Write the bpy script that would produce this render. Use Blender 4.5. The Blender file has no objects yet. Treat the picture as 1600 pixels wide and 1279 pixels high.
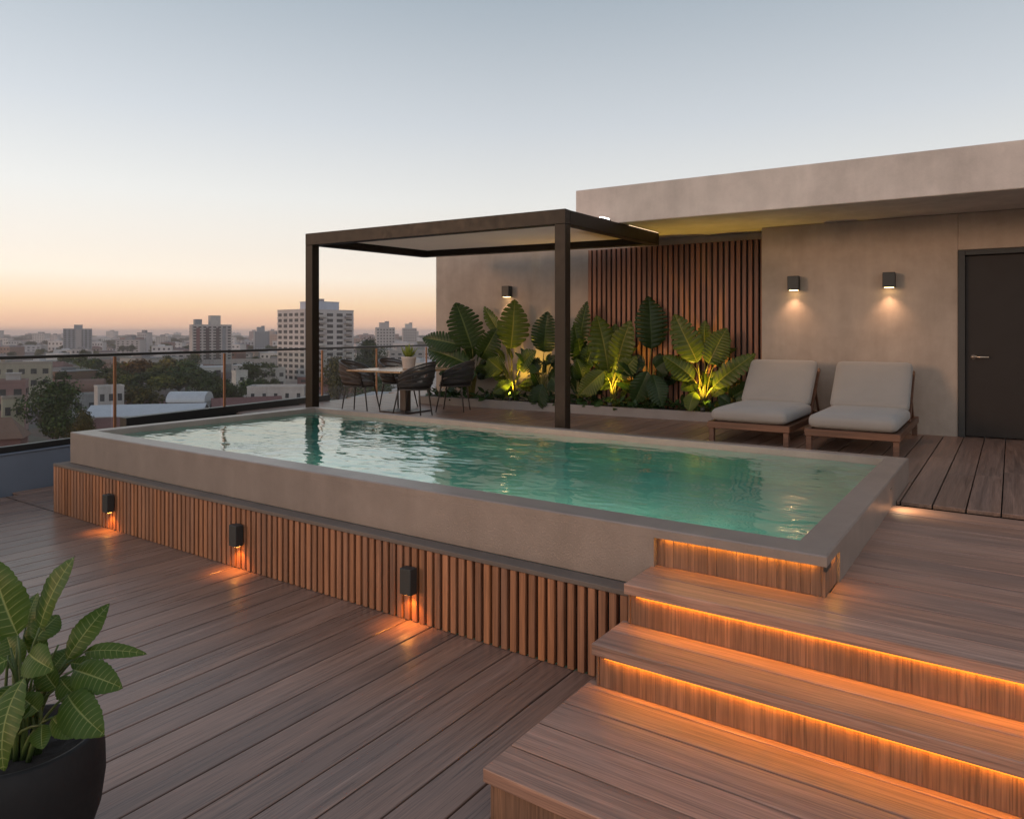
import bpy, math, random
from mathutils import Vector, Matrix, noise
R = math.radians
sc = bpy.context.scene
COL = sc.collection
F, CX, HY, CZ = 1127.0, 800.0, 521.0, 1.2      # focal length / horizon measured on the photo, eye height above upper deck
GZ = -22.5                                     # level of the city ground
U = Vector((.8219, -.5696, 0)); V = Vector((.5696, .8219, 0)); O = Vector((1.414, 3.24, 0))
UB = Vector((.8541, -.5203, 0)); VB = Vector((.5203, .8541, 0)); W0 = Vector((5.195, 8.40, 0))
DECK_ROT = math.atan2(U.y, U.x); HOUSE_ROT = math.atan2(UB.y, UB.x)
def at(x, y, D): return Vector(((x-CX)/F*D, D, CZ+(HY-y)/F*D))
def gnd(x, y): D = (CZ-GZ)*F/(y-HY); return Vector(((x-CX)/F*D, D, GZ))
def dk(s, t, z=0): p = O+U*s+V*t; return Vector((p.x, p.y, z))
def hs(q, n, z=0): p = W0+UB*q+VB*n; return Vector((p.x, p.y, z))

# ------------------------------------------------------------------ mesh helper
class MB:
    def __init__(s): s.v = []; s.f = []; s.uv = []; s.sm = []
    def add(s, vs, fs, smooth=False, uv=None):
        b = len(s.v); s.v += [Vector(p) for p in vs]
        for f in fs: s.f.append(tuple(b+i for i in f)); s.sm.append(smooth)
        s.uv += (uv if uv else [(0, 0)]*len(vs)); return s
    def box(s, x0, x1, y0, y1, z0, z1, M=None):
        vs = [Vector((x, y, z)) for z in (z0, z1) for y in (y0, y1) for x in (x0, x1)]
        if M is not None: vs = [M @ p for p in vs]
        return s.add(vs, [(0, 2, 3, 1), (4, 5, 7, 6), (0, 1, 5, 4), (2, 6, 7, 3), (0, 4, 6, 2), (1, 3, 7, 5)])
    def prism(s, pts, z0, z1):
        n = len(pts)
        vs = [Vector((p[0], p[1], z0)) for p in pts]+[Vector((p[0], p[1], z1)) for p in pts]
        return s.add(vs, [tuple(range(n-1, -1, -1)), tuple(range(n, 2*n))]+[(i, (i+1) % n, n+(i+1) % n, n+i) for i in range(n)])
    def beam(s, a, b, w, h, up=Vector((0, 0, 1))):
        a = Vector(a); b = Vector(b); d = (b-a).normalized(); sd = d.cross(up).normalized(); u2 = sd.cross(d)
        vs = []
        for p in (a, b):
            for i, j in ((-1, -1), (1, -1), (1, 1), (-1, 1)): vs.append(p+sd*(i*w/2)+u2*(j*h/2))
        return s.add(vs, [(0, 3, 2, 1), (4, 5, 6, 7)]+[(i, (i+1) % 4, 4+(i+1) % 4, 4+i) for i in range(4)])
    def tube(s, pts, r, n=8, cap=True):
        pts = [Vector(p) for p in pts]; m = len(pts)
        rs = r if isinstance(r, (list, tuple)) else [r]*m
        vs = []; ref = None
        for i, p in enumerate(pts):
            d = (pts[min(i+1, m-1)]-pts[max(i-1, 0)]).normalized()
            if ref is None: ref = Vector((0, 0, 1)) if abs(d.z) < .9 else Vector((1, 0, 0))
            a = d.cross(ref).normalized(); b = a.cross(d); ref = b
            for k in range(n):
                t = 2*math.pi*k/n; vs.append(p+a*math.cos(t)*rs[i]+b*math.sin(t)*rs[i])
        fs = [(i*n+k, i*n+(k+1) % n, (i+1)*n+(k+1) % n, (i+1)*n+k) for i in range(m-1) for k in range(n)]
        if cap: fs += [tuple(range(n-1, -1, -1)), tuple((m-1)*n+k for k in range(n))]
        return s.add(vs, fs, True)
    def lathe(s, prof, n=40, c=(0, 0, 0)):
        vs = []
        for r, z in prof:
            for k in range(n):
                t = 2*math.pi*k/n; vs.append((c[0]+r*math.cos(t), c[1]+r*math.sin(t), c[2]+z))
        fs = [(i*n+k, i*n+(k+1) % n, (i+1)*n+(k+1) % n, (i+1)*n+k) for i in range(len(prof)-1) for k in range(n)]
        return s.add(vs, fs, True)
    def mesh(s, name):
        me = bpy.data.meshes.new(name); me.from_pydata([tuple(p) for p in s.v], [], s.f)
        me.polygons.foreach_set('use_smooth', s.sm)
        if any(u != (0, 0) for u in s.uv):
            l = me.uv_layers.new(name='UVMap')
            for lp in me.loops: l.data[lp.index].uv = s.uv[lp.vertex_index]
        me.update(); return me
    def build(s, name, m, parent=None, bevel=0, seg=1, sub=0):
        o = bpy.data.objects.new(name, s.mesh(name)); COL.objects.link(o)
        if m: o.data.materials.append(m)
        if parent: o.parent = parent
        if bevel:
            b = o.modifiers.new('bevel', 'BEVEL'); b.width = bevel; b.segments = seg; b.limit_method = 'ANGLE'; b.angle_limit = R(40)
        if sub:
            b = o.modifiers.new('sub', 'SUBSURF'); b.levels = b.render_levels = sub
        return o
def tag(o, label=None, cat=None, group=None, kind=None):
    if label: o['label'] = label
    if cat: o['category'] = cat
    if group: o['group'] = group
    if kind: o['kind'] = kind
    return o
def empty(name, loc=(0, 0, 0), rz=0, label=None, cat=None, group=None):
    o = bpy.data.objects.new(name, None); COL.objects.link(o); o.location = loc; o.rotation_euler = (0, 0, rz)
    o.empty_display_size = .1
    return tag(o, label, cat, group)
def place(o, loc, rz=0): o.location = loc; o.rotation_euler = (0, 0, rz); return o
def copy_tree(o, parent=None):
    c = o.copy(); COL.objects.link(c)
    if parent: c.parent = parent
    for ch in list(o.children): copy_tree(ch, c)
    return c
def lamp(kind, name, loc, energy, color, parent=None, **k):
    l = bpy.data.lights.new(name, kind); l.energy = energy; l.color = color
    for a, b in k.items(): setattr(l, a, b)
    o = bpy.data.objects.new(name, l); COL.objects.link(o); o.location = loc
    if parent: o.parent = parent
    return o

# ------------------------------------------------------------------ materials
class N:
    def __init__(s, name):
        s.m = bpy.data.materials.new(name); s.m.use_nodes = True; s.t = s.m.node_tree
        s.b = s.t.nodes['Principled BSDF']; s.out = s.t.nodes['Material Output']
    def n(s, typ, **k):
        n = s.t.nodes.new(typ)
        for a, b in k.items():
            if isinstance(b, bpy.types.NodeSocket): s.t.links.new(b, n.inputs[a])
            elif a[0] == '_': n.inputs[int(a[1:])].default_value = b
            elif a in [i.name for i in n.inputs] and not hasattr(type(n), a): n.inputs[a].default_value = b
            else: setattr(n, a, b)
        return n
    def l(s, a, b): s.t.links.new(a, b)
    def math(s, op, a, b=0.0, c=None, clamp=False):
        n = s.t.nodes.new('ShaderNodeMath'); n.operation = op; n.use_clamp = clamp
        for i, x in enumerate((a, b) if c is None else (a, b, c)):
            if isinstance(x, bpy.types.NodeSocket): s.l(x, n.inputs[i])
            else: n.inputs[i].default_value = x
        return n.outputs[0]
    def noise(s, vec, scale, detail=4, rough=.55, dist=0):
        n = s.t.nodes.new('ShaderNodeTexNoise'); n.inputs['Scale'].default_value = scale; n.inputs['Detail'].default_value = detail
        n.inputs['Roughness'].default_value = rough; n.inputs['Distortion'].default_value = dist
        if vec: s.l(vec, n.inputs['Vector'])
        return n.outputs[0]
    def ramp(s, fac, stops, interp='LINEAR'):
        n = s.t.nodes.new('ShaderNodeValToRGB'); cr = n.color_ramp; cr.interpolation = interp
        while len(cr.elements) < len(stops): cr.elements.new(.5)
        for e, (p, c) in zip(cr.elements, stops): e.position = p; e.color = (*c, 1) if len(c) == 3 else c
        s.l(fac, n.inputs[0]); return n.outputs[0]
    def mix(s, fac, a, b, typ='MIX'):
        n = s.t.nodes.new('ShaderNodeMix'); n.data_type = 'RGBA'; n.blend_type = typ
        for i, x in ((0, fac), (6, a), (7, b)):
            if isinstance(x, bpy.types.NodeSocket): s.l(x, n.inputs[i])
            else: n.inputs[i].default_value = x if not isinstance(x, tuple) else (*x, 1)
        return n.outputs[2]
    def bump(s, h, strength=.3, dist=.01):
        n = s.t.nodes.new('ShaderNodeBump'); n.inputs['Strength'].default_value = strength; n.inputs['Distance'].default_value = dist
        s.l(h, n.inputs['Height']); s.l(n.outputs[0], s.b.inputs['Normal']); return n.outputs[0]
    def obj(s): return s.t.nodes.new('ShaderNodeTexCoord').outputs['Object']
    def map(s, vec, scale=(1, 1, 1)):
        n = s.t.nodes.new('ShaderNodeMapping'); s.l(vec, n.inputs[0]); n.inputs['Scale'].default_value = scale; return n.outputs[0]
    def set(s, **k):
        for a, x in k.items():
            i = s.b.inputs[a.replace('_', ' ')]
            if isinstance(x, bpy.types.NodeSocket): s.l(x, i)
            else: i.default_value = (*x, 1) if isinstance(x, tuple) else x
def scl(c, k): return tuple(min(1, x*k) for x in c)

def wood(name, axis, c, rough=.5, var=.35, grain=1.0, spec=.5):
    m = N(name); co = m.obj(); g = m.n('ShaderNodeNewGeometry'); rnd = g.outputs['Random Per Island']
    off = m.n('ShaderNodeVectorMath', operation='SCALE'); off.inputs[0].default_value = (31, 17, 23); m.l(rnd, off.inputs['Scale'])
    ad = m.n('ShaderNodeVectorMath', operation='ADD'); m.l(co, ad.inputs[0]); m.l(off.outputs[0], ad.inputs[1]); co2 = ad.outputs[0]
    k = {'x': (1, 0, 0), 'y': (0, 1, 0), 'z': (0, 0, 1)}[axis]
    f1 = m.map(co2, tuple(1.1 if q else 32 for q in k)); f2 = m.map(co2, tuple(3.5 if q else 150 for q in k))
    n1 = m.noise(f1, 1.0, 6, .6, .4); n2 = m.noise(f2, 1.0, 3, .6); n3 = m.noise(co, .9, 3)
    n4 = m.noise(m.map(co2, tuple(.35 if q else 5 for q in k)), 1.0, 4, .5)
    col = m.ramp(n1, [(.26, scl(c, .5)), (.42, scl(c, .86)), (.56, scl(c, 1.06)), (.76, scl(c, 1.45))])
    gr = m.ramp(n2, [(.42, (0, 0, 0)), (.72, (1, 1, 1))]); col = m.mix(m.math('MULTIPLY', gr, min(.9, .55*grain)), col, scl(c, .30))
    hsv = m.n('ShaderNodeHueSaturation'); m.l(col, hsv.inputs['Color'])
    v = m.math('ADD', m.math('MULTIPLY', rnd, var), 1-var*.5)
    v = m.math('MULTIPLY', v, m.math('ADD', m.math('MULTIPLY', n3, .35), .83))
    v = m.math('MULTIPLY', v, m.math('ADD', m.math('MULTIPLY', n4, .7), .65))
    m.l(v, hsv.inputs['Value']); m.l(m.math('ADD', m.math('MULTIPLY', n4, .4), .78), hsv.inputs['Saturation'])
    m.set(Base_Color=hsv.outputs[0], Roughness=m.math('ADD', m.math('MULTIPLY', n1, .25), rough-.12))
    m.b.inputs['Specular IOR Level'].default_value = spec
    m.bump(m.math('ADD', n2, m.math('MULTIPLY', n1, .6)), .28, .004)
    return m.m
def concrete(name, c, rough=.75, blot=.22, fine=1.0):
    m = N(name); co = m.obj()
    a = m.noise(co, .9, 5, .6, .6); b = m.noise(co, 6, 6, .65); d = m.noise(co, 90, 3, .6)
    e = m.noise(m.map(co, (3, 3, .5)), 1.3, 4, .6)
    v = m.math('ADD', m.math('MULTIPLY', a, blot*1.6), m.math('MULTIPLY', b, blot*.8))
    v = m.math('ADD', v, m.math('MULTIPLY', e, blot*1.0)); v = m.math('ADD', v, m.math('MULTIPLY', d, .16*fine))
    v = m.math('ADD', v, 1-blot*1.7-.08*fine)
    hsv = m.n('ShaderNodeHueSaturation'); hsv.inputs['Color'].default_value = (*c, 1); m.l(v, hsv.inputs['Value'])
    col = m.mix(m.math('MULTIPLY', m.ramp(m.noise(co, 2.3, 5), [(.5, (0, 0, 0)), (.75, (1, 1, 1))]), .25), hsv.outputs[0], scl(c, .72))
    vo = m.n('ShaderNodeTexVoronoi'); vo.inputs['Scale'].default_value = 34; m.l(co, vo.inputs['Vector'])
    pit = m.ramp(vo.outputs['Distance'], [(.06, (0, 0, 0)), (.14, (1, 1, 1))])
    col = m.mix(m.math('MULTIPLY', m.math('SUBTRACT', 1.0, pit), .3*fine), col, scl(c, .5))
    m.set(Base_Color=col, Roughness=rough); m.b.inputs['Specular IOR Level'].default_value = .8 if rough < .5 else .4
    m.bump(m.math('ADD', m.math('ADD', d, b), m.math('MULTIPLY', pit, .5)), .16*fine, .006)
    return m.m
def plain(name, c, rough=.5, metal=0, var=.12, scale=8, bump=0, spec=.5):
    m = N(name); co = m.obj(); n = m.noise(co, scale, 5, .6)
    m.set(Base_Color=m.mix(n, scl(c, 1-var), scl(c, 1+var)), Roughness=m.math('ADD', m.math('MULTIPLY', m.noise(co, scale*3, 3), .2), max(.02, rough-.1)), Metallic=metal)
    m.b.inputs['Specular IOR Level'].default_value = spec
    if bump: m.bump(m.noise(co, scale*12, 3), bump, .004)
    return m.m
def fabric(name, c):
    m = N(name); co = m.obj(); n = m.noise(co, 5, 4)
    w1 = m.n('ShaderNodeTexWave', wave_type='BANDS', bands_direction='X'); w1.inputs['Scale'].default_value = 160; m.l(co, w1.inputs['Vector'])
    w2 = m.n('ShaderNodeTexWave', wave_type='BANDS', bands_direction='Y'); w2.inputs['Scale'].default_value = 160; m.l(co, w2.inputs['Vector'])
    h = m.math('ADD', w1.outputs[1], w2.outputs[1])
    col = m.mix(m.math('MULTIPLY', h, .12), m.mix(n, scl(c, .9), scl(c, 1.08)), scl(c, .7))
    m.set(Base_Color=col, Roughness=.9, Sheen_Weight=.25)
    m.bump(m.math('ADD', m.math('MULTIPLY', h, .25), m.math('MULTIPLY', m.noise(co, 7, 3), 2.0)), .35, .006)
    return m.m
def emit(name, c, s):
    m = N(name); m.set(Base_Color=c, Emission_Color=c, Emission_Strength=s); return m.m
def leafmat(name, c, vein, trans=.3, rough=.38, veinw=.16, varieg=.5):
    m = N(name); uv = m.t.nodes.new('ShaderNodeUVMap').outputs[0]
    sp = m.n('ShaderNodeSeparateXYZ'); m.l(uv, sp.inputs[0]); cc, uu = sp.outputs[0], sp.outputs[1]
    lat = m.math('SUBTRACT', 1.0, m.math('DIVIDE', cc, veinw), clamp=True)
    lat = m.math('MULTIPLY', lat, m.math('SUBTRACT', 1.0, m.math('POWER', uu, 2.0)))
    mid = m.math('SUBTRACT', 1.0, m.math('DIVIDE', uu, .07), clamp=True)
    mask = m.math('MAXIMUM', m.math('MULTIPLY', lat, varieg), m.math('MULTIPLY', mid, .9))
    co = m.obj(); nz = m.noise(co, 14, 4); nn = m.noise(co, 3.0, 3)
    base = m.mix(nz, scl(c, .7), scl(c, 1.25)); base = m.mix(m.math('MULTIPLY', nn, .6), base, (c[0]*1.5, c[1]*1.15, c[2]*.6))
    col = m.mix(mask, base, vein)
    m.set(Base_Color=col, Roughness=rough); m.b.inputs['Specular IOR Level'].default_value = .3
    tr = m.n('ShaderNodeBsdfTranslucent'); m.l(m.mix(.5, col, scl(c, 1.6)), tr.inputs[0])
    mx = m.n('ShaderNodeMixShader'); mx.inputs[0].default_value = trans; m.l(m.b.outputs[0], mx.inputs[1]); m.l(tr.outputs[0], mx.inputs[2])
    m.l(mx.outputs[0], m.out.inputs[0]); m.bump(nz, .25, .01)
    return m.m
def crownmat(name, c1, c2, c3):
    m = N(name); g = m.n('ShaderNodeNewGeometry').outputs['Random Per Island']; co = m.obj(); n = m.noise(co, .35, 3)
    col = m.ramp(g, [(0, c1), (.55, c2), (1, c3)]); col = m.mix(m.math('MULTIPLY', n, .7), col, scl(c1, .8))
    oi = m.n('ShaderNodeObjectInfo').outputs['Random']; hsv = m.n('ShaderNodeHueSaturation'); m.l(col, hsv.inputs['Color'])
    m.l(m.math('ADD', m.math('MULTIPLY', oi, .05), .47), hsv.inputs['Hue']); m.l(m.math('ADD', m.math('MULTIPLY', oi, .5), .75), hsv.inputs['Value'])
    m.set(Base_Color=hsv.outputs[0], Roughness=.7); m.b.inputs['Specular IOR Level'].default_value = .2
    return m.m

M = {}
M['deck_y'] = wood('weathered_deck_wood', 'y', (.258, .153, .110), .30, .36, 1.2, .5)
M['deck_up_x'] = wood('brown_deck_wood_along', 'x', (.375, .205, .14), .43, .34, 1.2)
M['deck_up_y'] = wood('brown_deck_wood_across', 'y', (.245, .145, .105), .38, .30)
M['riser'] = wood('riser_wood', 'z', (.225, .115, .064), .5, .25, 1.5)
M['slat'] = wood('cedar_slats', 'z', (.34, .145, .068), .5, .35)
M['slat_shaded'] = wood('shaded_cedar_slats', 'z', (.25, .105, .060), .5, .35)  # same cedar for the wall panel, its shade put into a darker colour
M['teak'] = wood('teak', 'x', (.125, .056, .030), .45, .2)
M['tabletop'] = wood('table_wood', 'y', (.42, .25, .13), .22, .1)
M['concrete'] = concrete('pool_concrete', (.24, .19, .158), .34, .46, 1.6)
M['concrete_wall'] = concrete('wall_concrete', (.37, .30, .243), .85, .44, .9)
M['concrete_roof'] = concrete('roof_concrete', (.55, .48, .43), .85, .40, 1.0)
M['ledge'] = concrete('ledge_concrete', (.155, .12, .097), .9, .30, 1.2)
M['kerb'] = concrete('planter_kerb_concrete', (.22, .20, .19), .7, .25)
M['backing'] = plain('dark_backing', (.018, .014, .012), .9)
M['parapet'] = concrete('parapet_paint', (.16, .18, .215), .7, .12, .5)
M['black'] = plain('black_metal', (.016, .016, .015), .42)
M['sconce'] = plain('sconce_metal', (.028, .03, .028), .5, 0, .1, 30)
M['pergola'] = plain('bronze_metal', (.020, .0135, .009), .42, 0, .12, 4, 0, .22)
M['bronze'] = plain('bronze_post_metal', (.26, .13, .07), .4, .5)
M['rail'] = plain('rail_metal', (.022, .02, .018), .32, 0)
def panel_mat():
    m = N('pergola_panel'); n = m.noise(m.obj(), 2, 4); col = m.mix(n, (.78, .66, .56), (.86, .74, .63)); m.set(Base_Color=col, Roughness=.6)
    tr = m.n('ShaderNodeBsdfTranslucent'); m.l(col, tr.inputs[0]); mx = m.n('ShaderNodeMixShader'); mx.inputs[0].default_value = .55
    m.l(m.b.outputs[0], mx.inputs[1]); m.l(tr.outputs[0], mx.inputs[2]); m.l(mx.outputs[0], m.out.inputs[0]); return m.m
M['panel'] = panel_mat()
M['door'] = plain('door_paint', (.018, .012, .009), .5, 0, .1, 3, 0, .3)
M['doorframe'] = plain('door_frame_paint', (.017, .016, .014), .5)
M['steel'] = plain('brushed_steel', (.62, .52, .42), .28, .9)
M['cushion'] = fabric('grey_canvas', (.285, .265, .24))
M['seatpad'] = fabric('brown_canvas', (.17, .135, .115))
M['seatpad_dark'] = fabric('dark_canvas', (.05, .046, .044))
M['cord'] = plain('dark_woven_cord', (.03, .027, .025), .7, 0, .3, 60)
M['cord_brown'] = plain('brown_woven_cord', (.085, .060, .046), .7, 0, .3, 60)
M['chair_metal'] = plain('chair_metal', (.05, .042, .036), .4)
M['pedestal'] = plain('pedestal_metal', (.06, .040, .034), .45)
M['pot'] = plain('charcoal_pot', (.013, .012, .0125), .62, 0, .18, 14, .12, .3)
M['clay'] = plain('pale_clay_pot', (.52, .46, .42), .7, 0, .1, 20, .1)
M['soil'] = plain('soil', (.03, .021, .016), .95, 0, .6, 40, .8)
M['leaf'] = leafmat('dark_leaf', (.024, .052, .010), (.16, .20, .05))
M['leaf_lit'] = leafmat('lit_leaf', (.060, .095, .012), (.26, .24, .05))  # yellower leaf for plants over the spotlights, their light put into the colour
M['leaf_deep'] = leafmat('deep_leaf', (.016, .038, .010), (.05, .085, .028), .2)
M['leaf_pot'] = leafmat('variegated_leaf', (.050, .098, .012), (.34, .36, .12), .25, .46, .20, .7)
M['leaf_small'] = leafmat('undergrowth_leaf', (.022, .055, .018), (.06, .10, .03), .2)
M['succulent'] = leafmat('succulent_leaf', (.20, .25, .05), (.30, .33, .08), .2)
M['stem'] = plain('green_stem', (.17, .15, .03), .5)
M['stem_pot'] = plain('potted_stem', (.07, .105, .025), .5)
LED = (1.0, .36, .06); SCO = (1.0, .47, .15); WARM = (1.0, .72, .42)
M['led'] = emit('led_strip', (1.0, .42, .02), 44)
M['led_cover'] = emit('led_cover', (1, .30, .03), 1.3)
M['lens_orange'] = emit('orange_lens', (1, .40, .08), 12)
M['lens_warm'] = emit('warm_lens', (1, .68, .32), 9)
M['lens_white'] = emit('white_lens', (1, .95, .88), 9)
M['lens_pool'] = emit('pool_lens', (1, .95, .80), 3)
M['lens_yellow'] = emit('yellow_lens', (1, .62, .12), 4)

def basin_mat():
    m = N('pool_plaster'); co = m.obj(); n = m.noise(co, 1.6, 4); k = m.noise(m.map(co, (1, 2.2, 1)), 1.2, 2, .5, 1.5)
    col = m.mix(n, (.22, .62, .52), (.36, .76, .64))
    m.set(Base_Color=col, Roughness=.5); return m.m
M['basin'] = basin_mat()
def water_mat():
    m = N('pool_water'); t = m.t; co = m.obj()
    h1 = m.noise(m.map(co, (.9, 1.9, 1)), 3.0, 3, .5, .9); h2 = m.noise(m.map(co, (1.2, 2.4, 1)), 10, 3, .55, .5); h3 = m.noise(co, .7, 2)
    h2 = m.math('ABSOLUTE', m.math('MULTIPLY_ADD', h2, 2.0, -1.0)); h2 = m.math('SUBTRACT', 1.0, h2); h = m.math('ADD', m.math('MULTIPLY', h1, .9), m.math('MULTIPLY', h2, .26))
    h = m.math('MULTIPLY', h, m.math('ADD', m.math('MULTIPLY', h3, 1.2), .3))
    bp = m.n('ShaderNodeBump'); bp.inputs['Strength'].default_value = .6; bp.inputs['Distance'].default_value = .002; m.l(h, bp.inputs['Height'])
    lw = m.n('ShaderNodeLayerWeight'); lw.inputs['Blend'].default_value = .5; m.l(bp.outputs[0], lw.inputs['Normal'])
    lg = m.n('ShaderNodeLayerWeight'); lg.inputs['Blend'].default_value = .5
    fc = m.math('ADD', m.math('MULTIPLY', lw.outputs['Facing'], .8), m.math('MULTIPLY', lg.outputs['Facing'], .2))
    frv = m.math('ADD', m.math('MULTIPLY', m.math('POWER', fc, 2.7), .97), .03, clamp=True)
    gl = m.n('ShaderNodeBsdfGlossy'); gl.inputs['Roughness'].default_value = .02; m.l(bp.outputs[0], gl.inputs['Normal'])
    tr = m.n('ShaderNodeBsdfRefraction'); tr.inputs['IOR'].default_value = 1.33; tr.inputs['Roughness'].default_value = 0; m.l(bp.outputs[0], tr.inputs['Normal']); tr.inputs[0].default_value = (.80, .96, .92, 1)
    mx = m.n('ShaderNodeMixShader'); m.l(frv, mx.inputs[0]); m.l(tr.outputs[0], mx.inputs[1]); m.l(gl.outputs[0], mx.inputs[2])
    m.l(mx.outputs[0], m.out.inputs[0]); return m.m
M['water'] = water_mat()
def glass_mat():
    m = N('railing_glass')
    lw = m.n('ShaderNodeLayerWeight'); lw.inputs['Blend'].default_value = .5
    frv = m.math('ADD', m.math('MULTIPLY', m.math('POWER', lw.outputs['Facing'], 5.0), .9), .03, clamp=True)
    gl = m.n('ShaderNodeBsdfGlossy'); gl.inputs['Roughness'].default_value = .01
    tr = m.n('ShaderNodeBsdfTransparent'); tr.inputs[0].default_value = (.93, .95, .94, 1)
    mx = m.n('ShaderNodeMixShader'); m.l(frv, mx.inputs[0]); m.l(tr.outputs[0], mx.inputs[1]); m.l(gl.outputs[0], mx.inputs[2])
    m.l(mx.outputs[0], m.out.inputs[0]); return m.m
M['glass'] = glass_mat()

# ------------------------------------------------------------------ decks
rnd = random.Random(5)
def rail_s(t): return -8.6-.152*(t+.107)
BW, GAP = .2, .009
mb = MB(); s = -8.84
while s < 4.4:
    e = s+BW-GAP; segs = []
    tm = -.10 if s < -.95 else -1.36
    t0 = -6.5
    if e > rail_s(-1.5)-.02:
        segs += [(t0, tm)]
    if s < -7.3: segs += [(max(-.12, -.107+(-s-8.62)/.152), 3.05)]
    for a, b in segs:
        if b-a > .05: mb.box(s, min(e, -7.29) if a > -.2 else (min(e, -.912) if tm > -1 else e), a, b, -.628, -.6)
    if s < -.95 and e > -.912: mb.box(-.908, e, t0, -1.36, -.628, -.6)
    s += BW
place(tag(mb.build('lower_deck', M['deck_y'], bevel=.003), kind='structure'), O, DECK_ROT)
mb = MB()                                      # upper deck: rows beside the pool run along it, the rest away from it
rows = [(-.314, -.13), (-.13, .13)]+[(.13+.26*k, .13+.26*(k+1)) for k in range(8)]
for i, (a, b) in enumerate(rows):
    b2 = min(b, 2.345)
    if b2-a < .03: continue
    x = -.85 if i < 2 else -.011
    cuts = [x]; c = x+rnd.uniform(2.4, 3.6)
    while c < 5.4: cuts.append(c); c += rnd.uniform(2.2, 3.4)
    cuts.append(6.2)
    for p, q in zip(cuts, cuts[1:]): mb.box(p, q-.005, a, b2-GAP, -.05 if i == 0 else -.028, 0)
place(tag(mb.build('upper_deck', M['deck_up_x'], bevel=.003), kind='structure'), O, DECK_ROT)
mb = MB(); s = -9.97
while s < 6.2:
    e = s+BW-GAP; t0 = 2.36 if s > -.001 else 3.13
    if e > 0 and s < 0: t0 = 3.13
    t0 = max(t0, -.107+(-s-8.66)/.152)
    t1 = 6.40+.0589*(s-.169)+.2 if s > -7.9 else 9.5
    c = t0; cuts = [c]; c += rnd.uniform(1.2, 3)
    while c < t1-.8: cuts.append(c); c += rnd.uniform(2.2, 3.4)
    cuts.append(t1)
    for p, q in zip(cuts, cuts[1:]): mb.box(s, e, p, q-.004, -.028, 0)
    if e > 0 and s < 0: mb.box(.002, e, 2.36, 3.126, -.028, 0)
    s += BW
place(tag(mb.build('terrace', M['deck_up_y'], bevel=.003), kind='structure'), O, DECK_ROT)
mb = MB()                                      # roof slab under the boards
mb.prism([(-7.65, -6.6), (6.3, -6.6), (6.3, 12), (-10.35, 12), (-8.6, -.1)], -1.6, -1.12)
mb.prism([(.01, -.25), (6.3, -.25), (6.3, 12), (-10.2, 12), (-9.06, 3.13), (-.01, 3.13)], -.635, -.034)
place(tag(mb.build('roof_slab', M['backing']), kind='structure'), O, DECK_ROT)

# ------------------------------------------------------------------ steps
st = empty('deck_steps', O, DECK_ROT, 'brown timber steps with glowing orange strips rising to the pool corner', 'steps')
def tread(rows, x0, z, nose):
    m = MB()
    for i, (a, b) in enumerate(rows):
        cuts = [x0, x0+rnd.uniform(2.6, 3.4), 6.0]
        for p, q in zip(cuts, cuts[1:]): m.box(p, q-.004, a, b-GAP*.8, z-(.052 if i == 0 else .03), z)
    return m.build('tread', M['deck_up_x'], st, bevel=.004, seg=2)
tread([(-1.344, -1.16), (-1.16, -.96), (-.96, -.76), (-.76, -.585), (-.585, -.50)], -.92, -.40, 1)
tread([(-.583, -.40), (-.40, -.25)], -.88, -.20, 1)
def riser(t, x0, z0, z1, rx=5.9):
    m = MB(); x = x0; k = 0
    while x < rx:
        w = rnd.choice((.05, .07, .09, .12, .15)); q = min(rx, x+w); m.box(x, q-.0004, t, t+.02, z0, z1); x = q
    return m.build('riser', M['riser'], st)
riser(-1.315, -.895, -.598, -.453); riser(-.55, -.855, -.398, -.253); riser(-.282, -.826, -.198, -.051)
m = MB(); m.box(-.872, -.858, -.552, -.26, -.398, -.232); m.box(-.905, -.891, -1.317, -.56, -.598, -.432); m.box(-.843, -.829, -.284, .0, -.198, -.053)
m.build('side_panel', M['riser'], st, bevel=.002)
for t, z, x0 in ((-.558, -.2535, -.82), (-.286, -.0525, -.79)):
    m = MB(); m.box(x0, 5.9, t-.008, t+.004, z-.0035, z-.001); m.build('light_strip', M['led'], st)
    m = MB(); m.box(x0, 5.9, t-.0125, t-.0095, z-.0072, z-.001); m.build('strip_cover', M['led_cover'], st)
m = MB(); m.box(-.87, 5.9, -1.28, -.56, -.63, -.44); m.box(-.84, 5.9, -.52, -.29, -.60, -.24); m.build('step_core', M['backing'], st)

# ------------------------------------------------------------------ swimming pool
pool = empty('swimming_pool', O, DECK_ROT, 'raised rectangular pool with concrete rim and vertical timber slats along its side', 'pool')
X0, X1, Y0, Y1 = -7.18, 0.0, 0.0, 3.12; IX0, IX1, IY0, IY1 = -7.03, -.165, .2, 3.005; ZT = .2
m = MB()
def rect(a, b, c, d, z): return [(a, c, z), (b, c, z), (b, d, z), (a, d, z)]
ch = .007
loops = [rect(IX0, IX1, IY0, IY1, .125), rect(X0, X1, Y0, Y1, .15), rect(X0, X1, Y0, Y1, ZT-ch), rect(X0+ch, X1-ch, Y0+ch, Y1-ch, ZT),
         rect(IX0-ch, IX1+ch, IY0-ch, IY1+ch, ZT), rect(IX0, IX1, IY0, IY1, ZT-ch), rect(IX0, IX1, IY0, IY1, .125)]
vs = sum(loops, []); fs = []
for k in range(6):
    for i in range(4): j = (i+1) % 4; fs.append((k*4+i, k*4+j, (k+1)*4+j, (k+1)*4+i))
m.add(vs, fs)
m.build('coping', M['concrete'], pool)
m = MB(); zb = -.107
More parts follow.
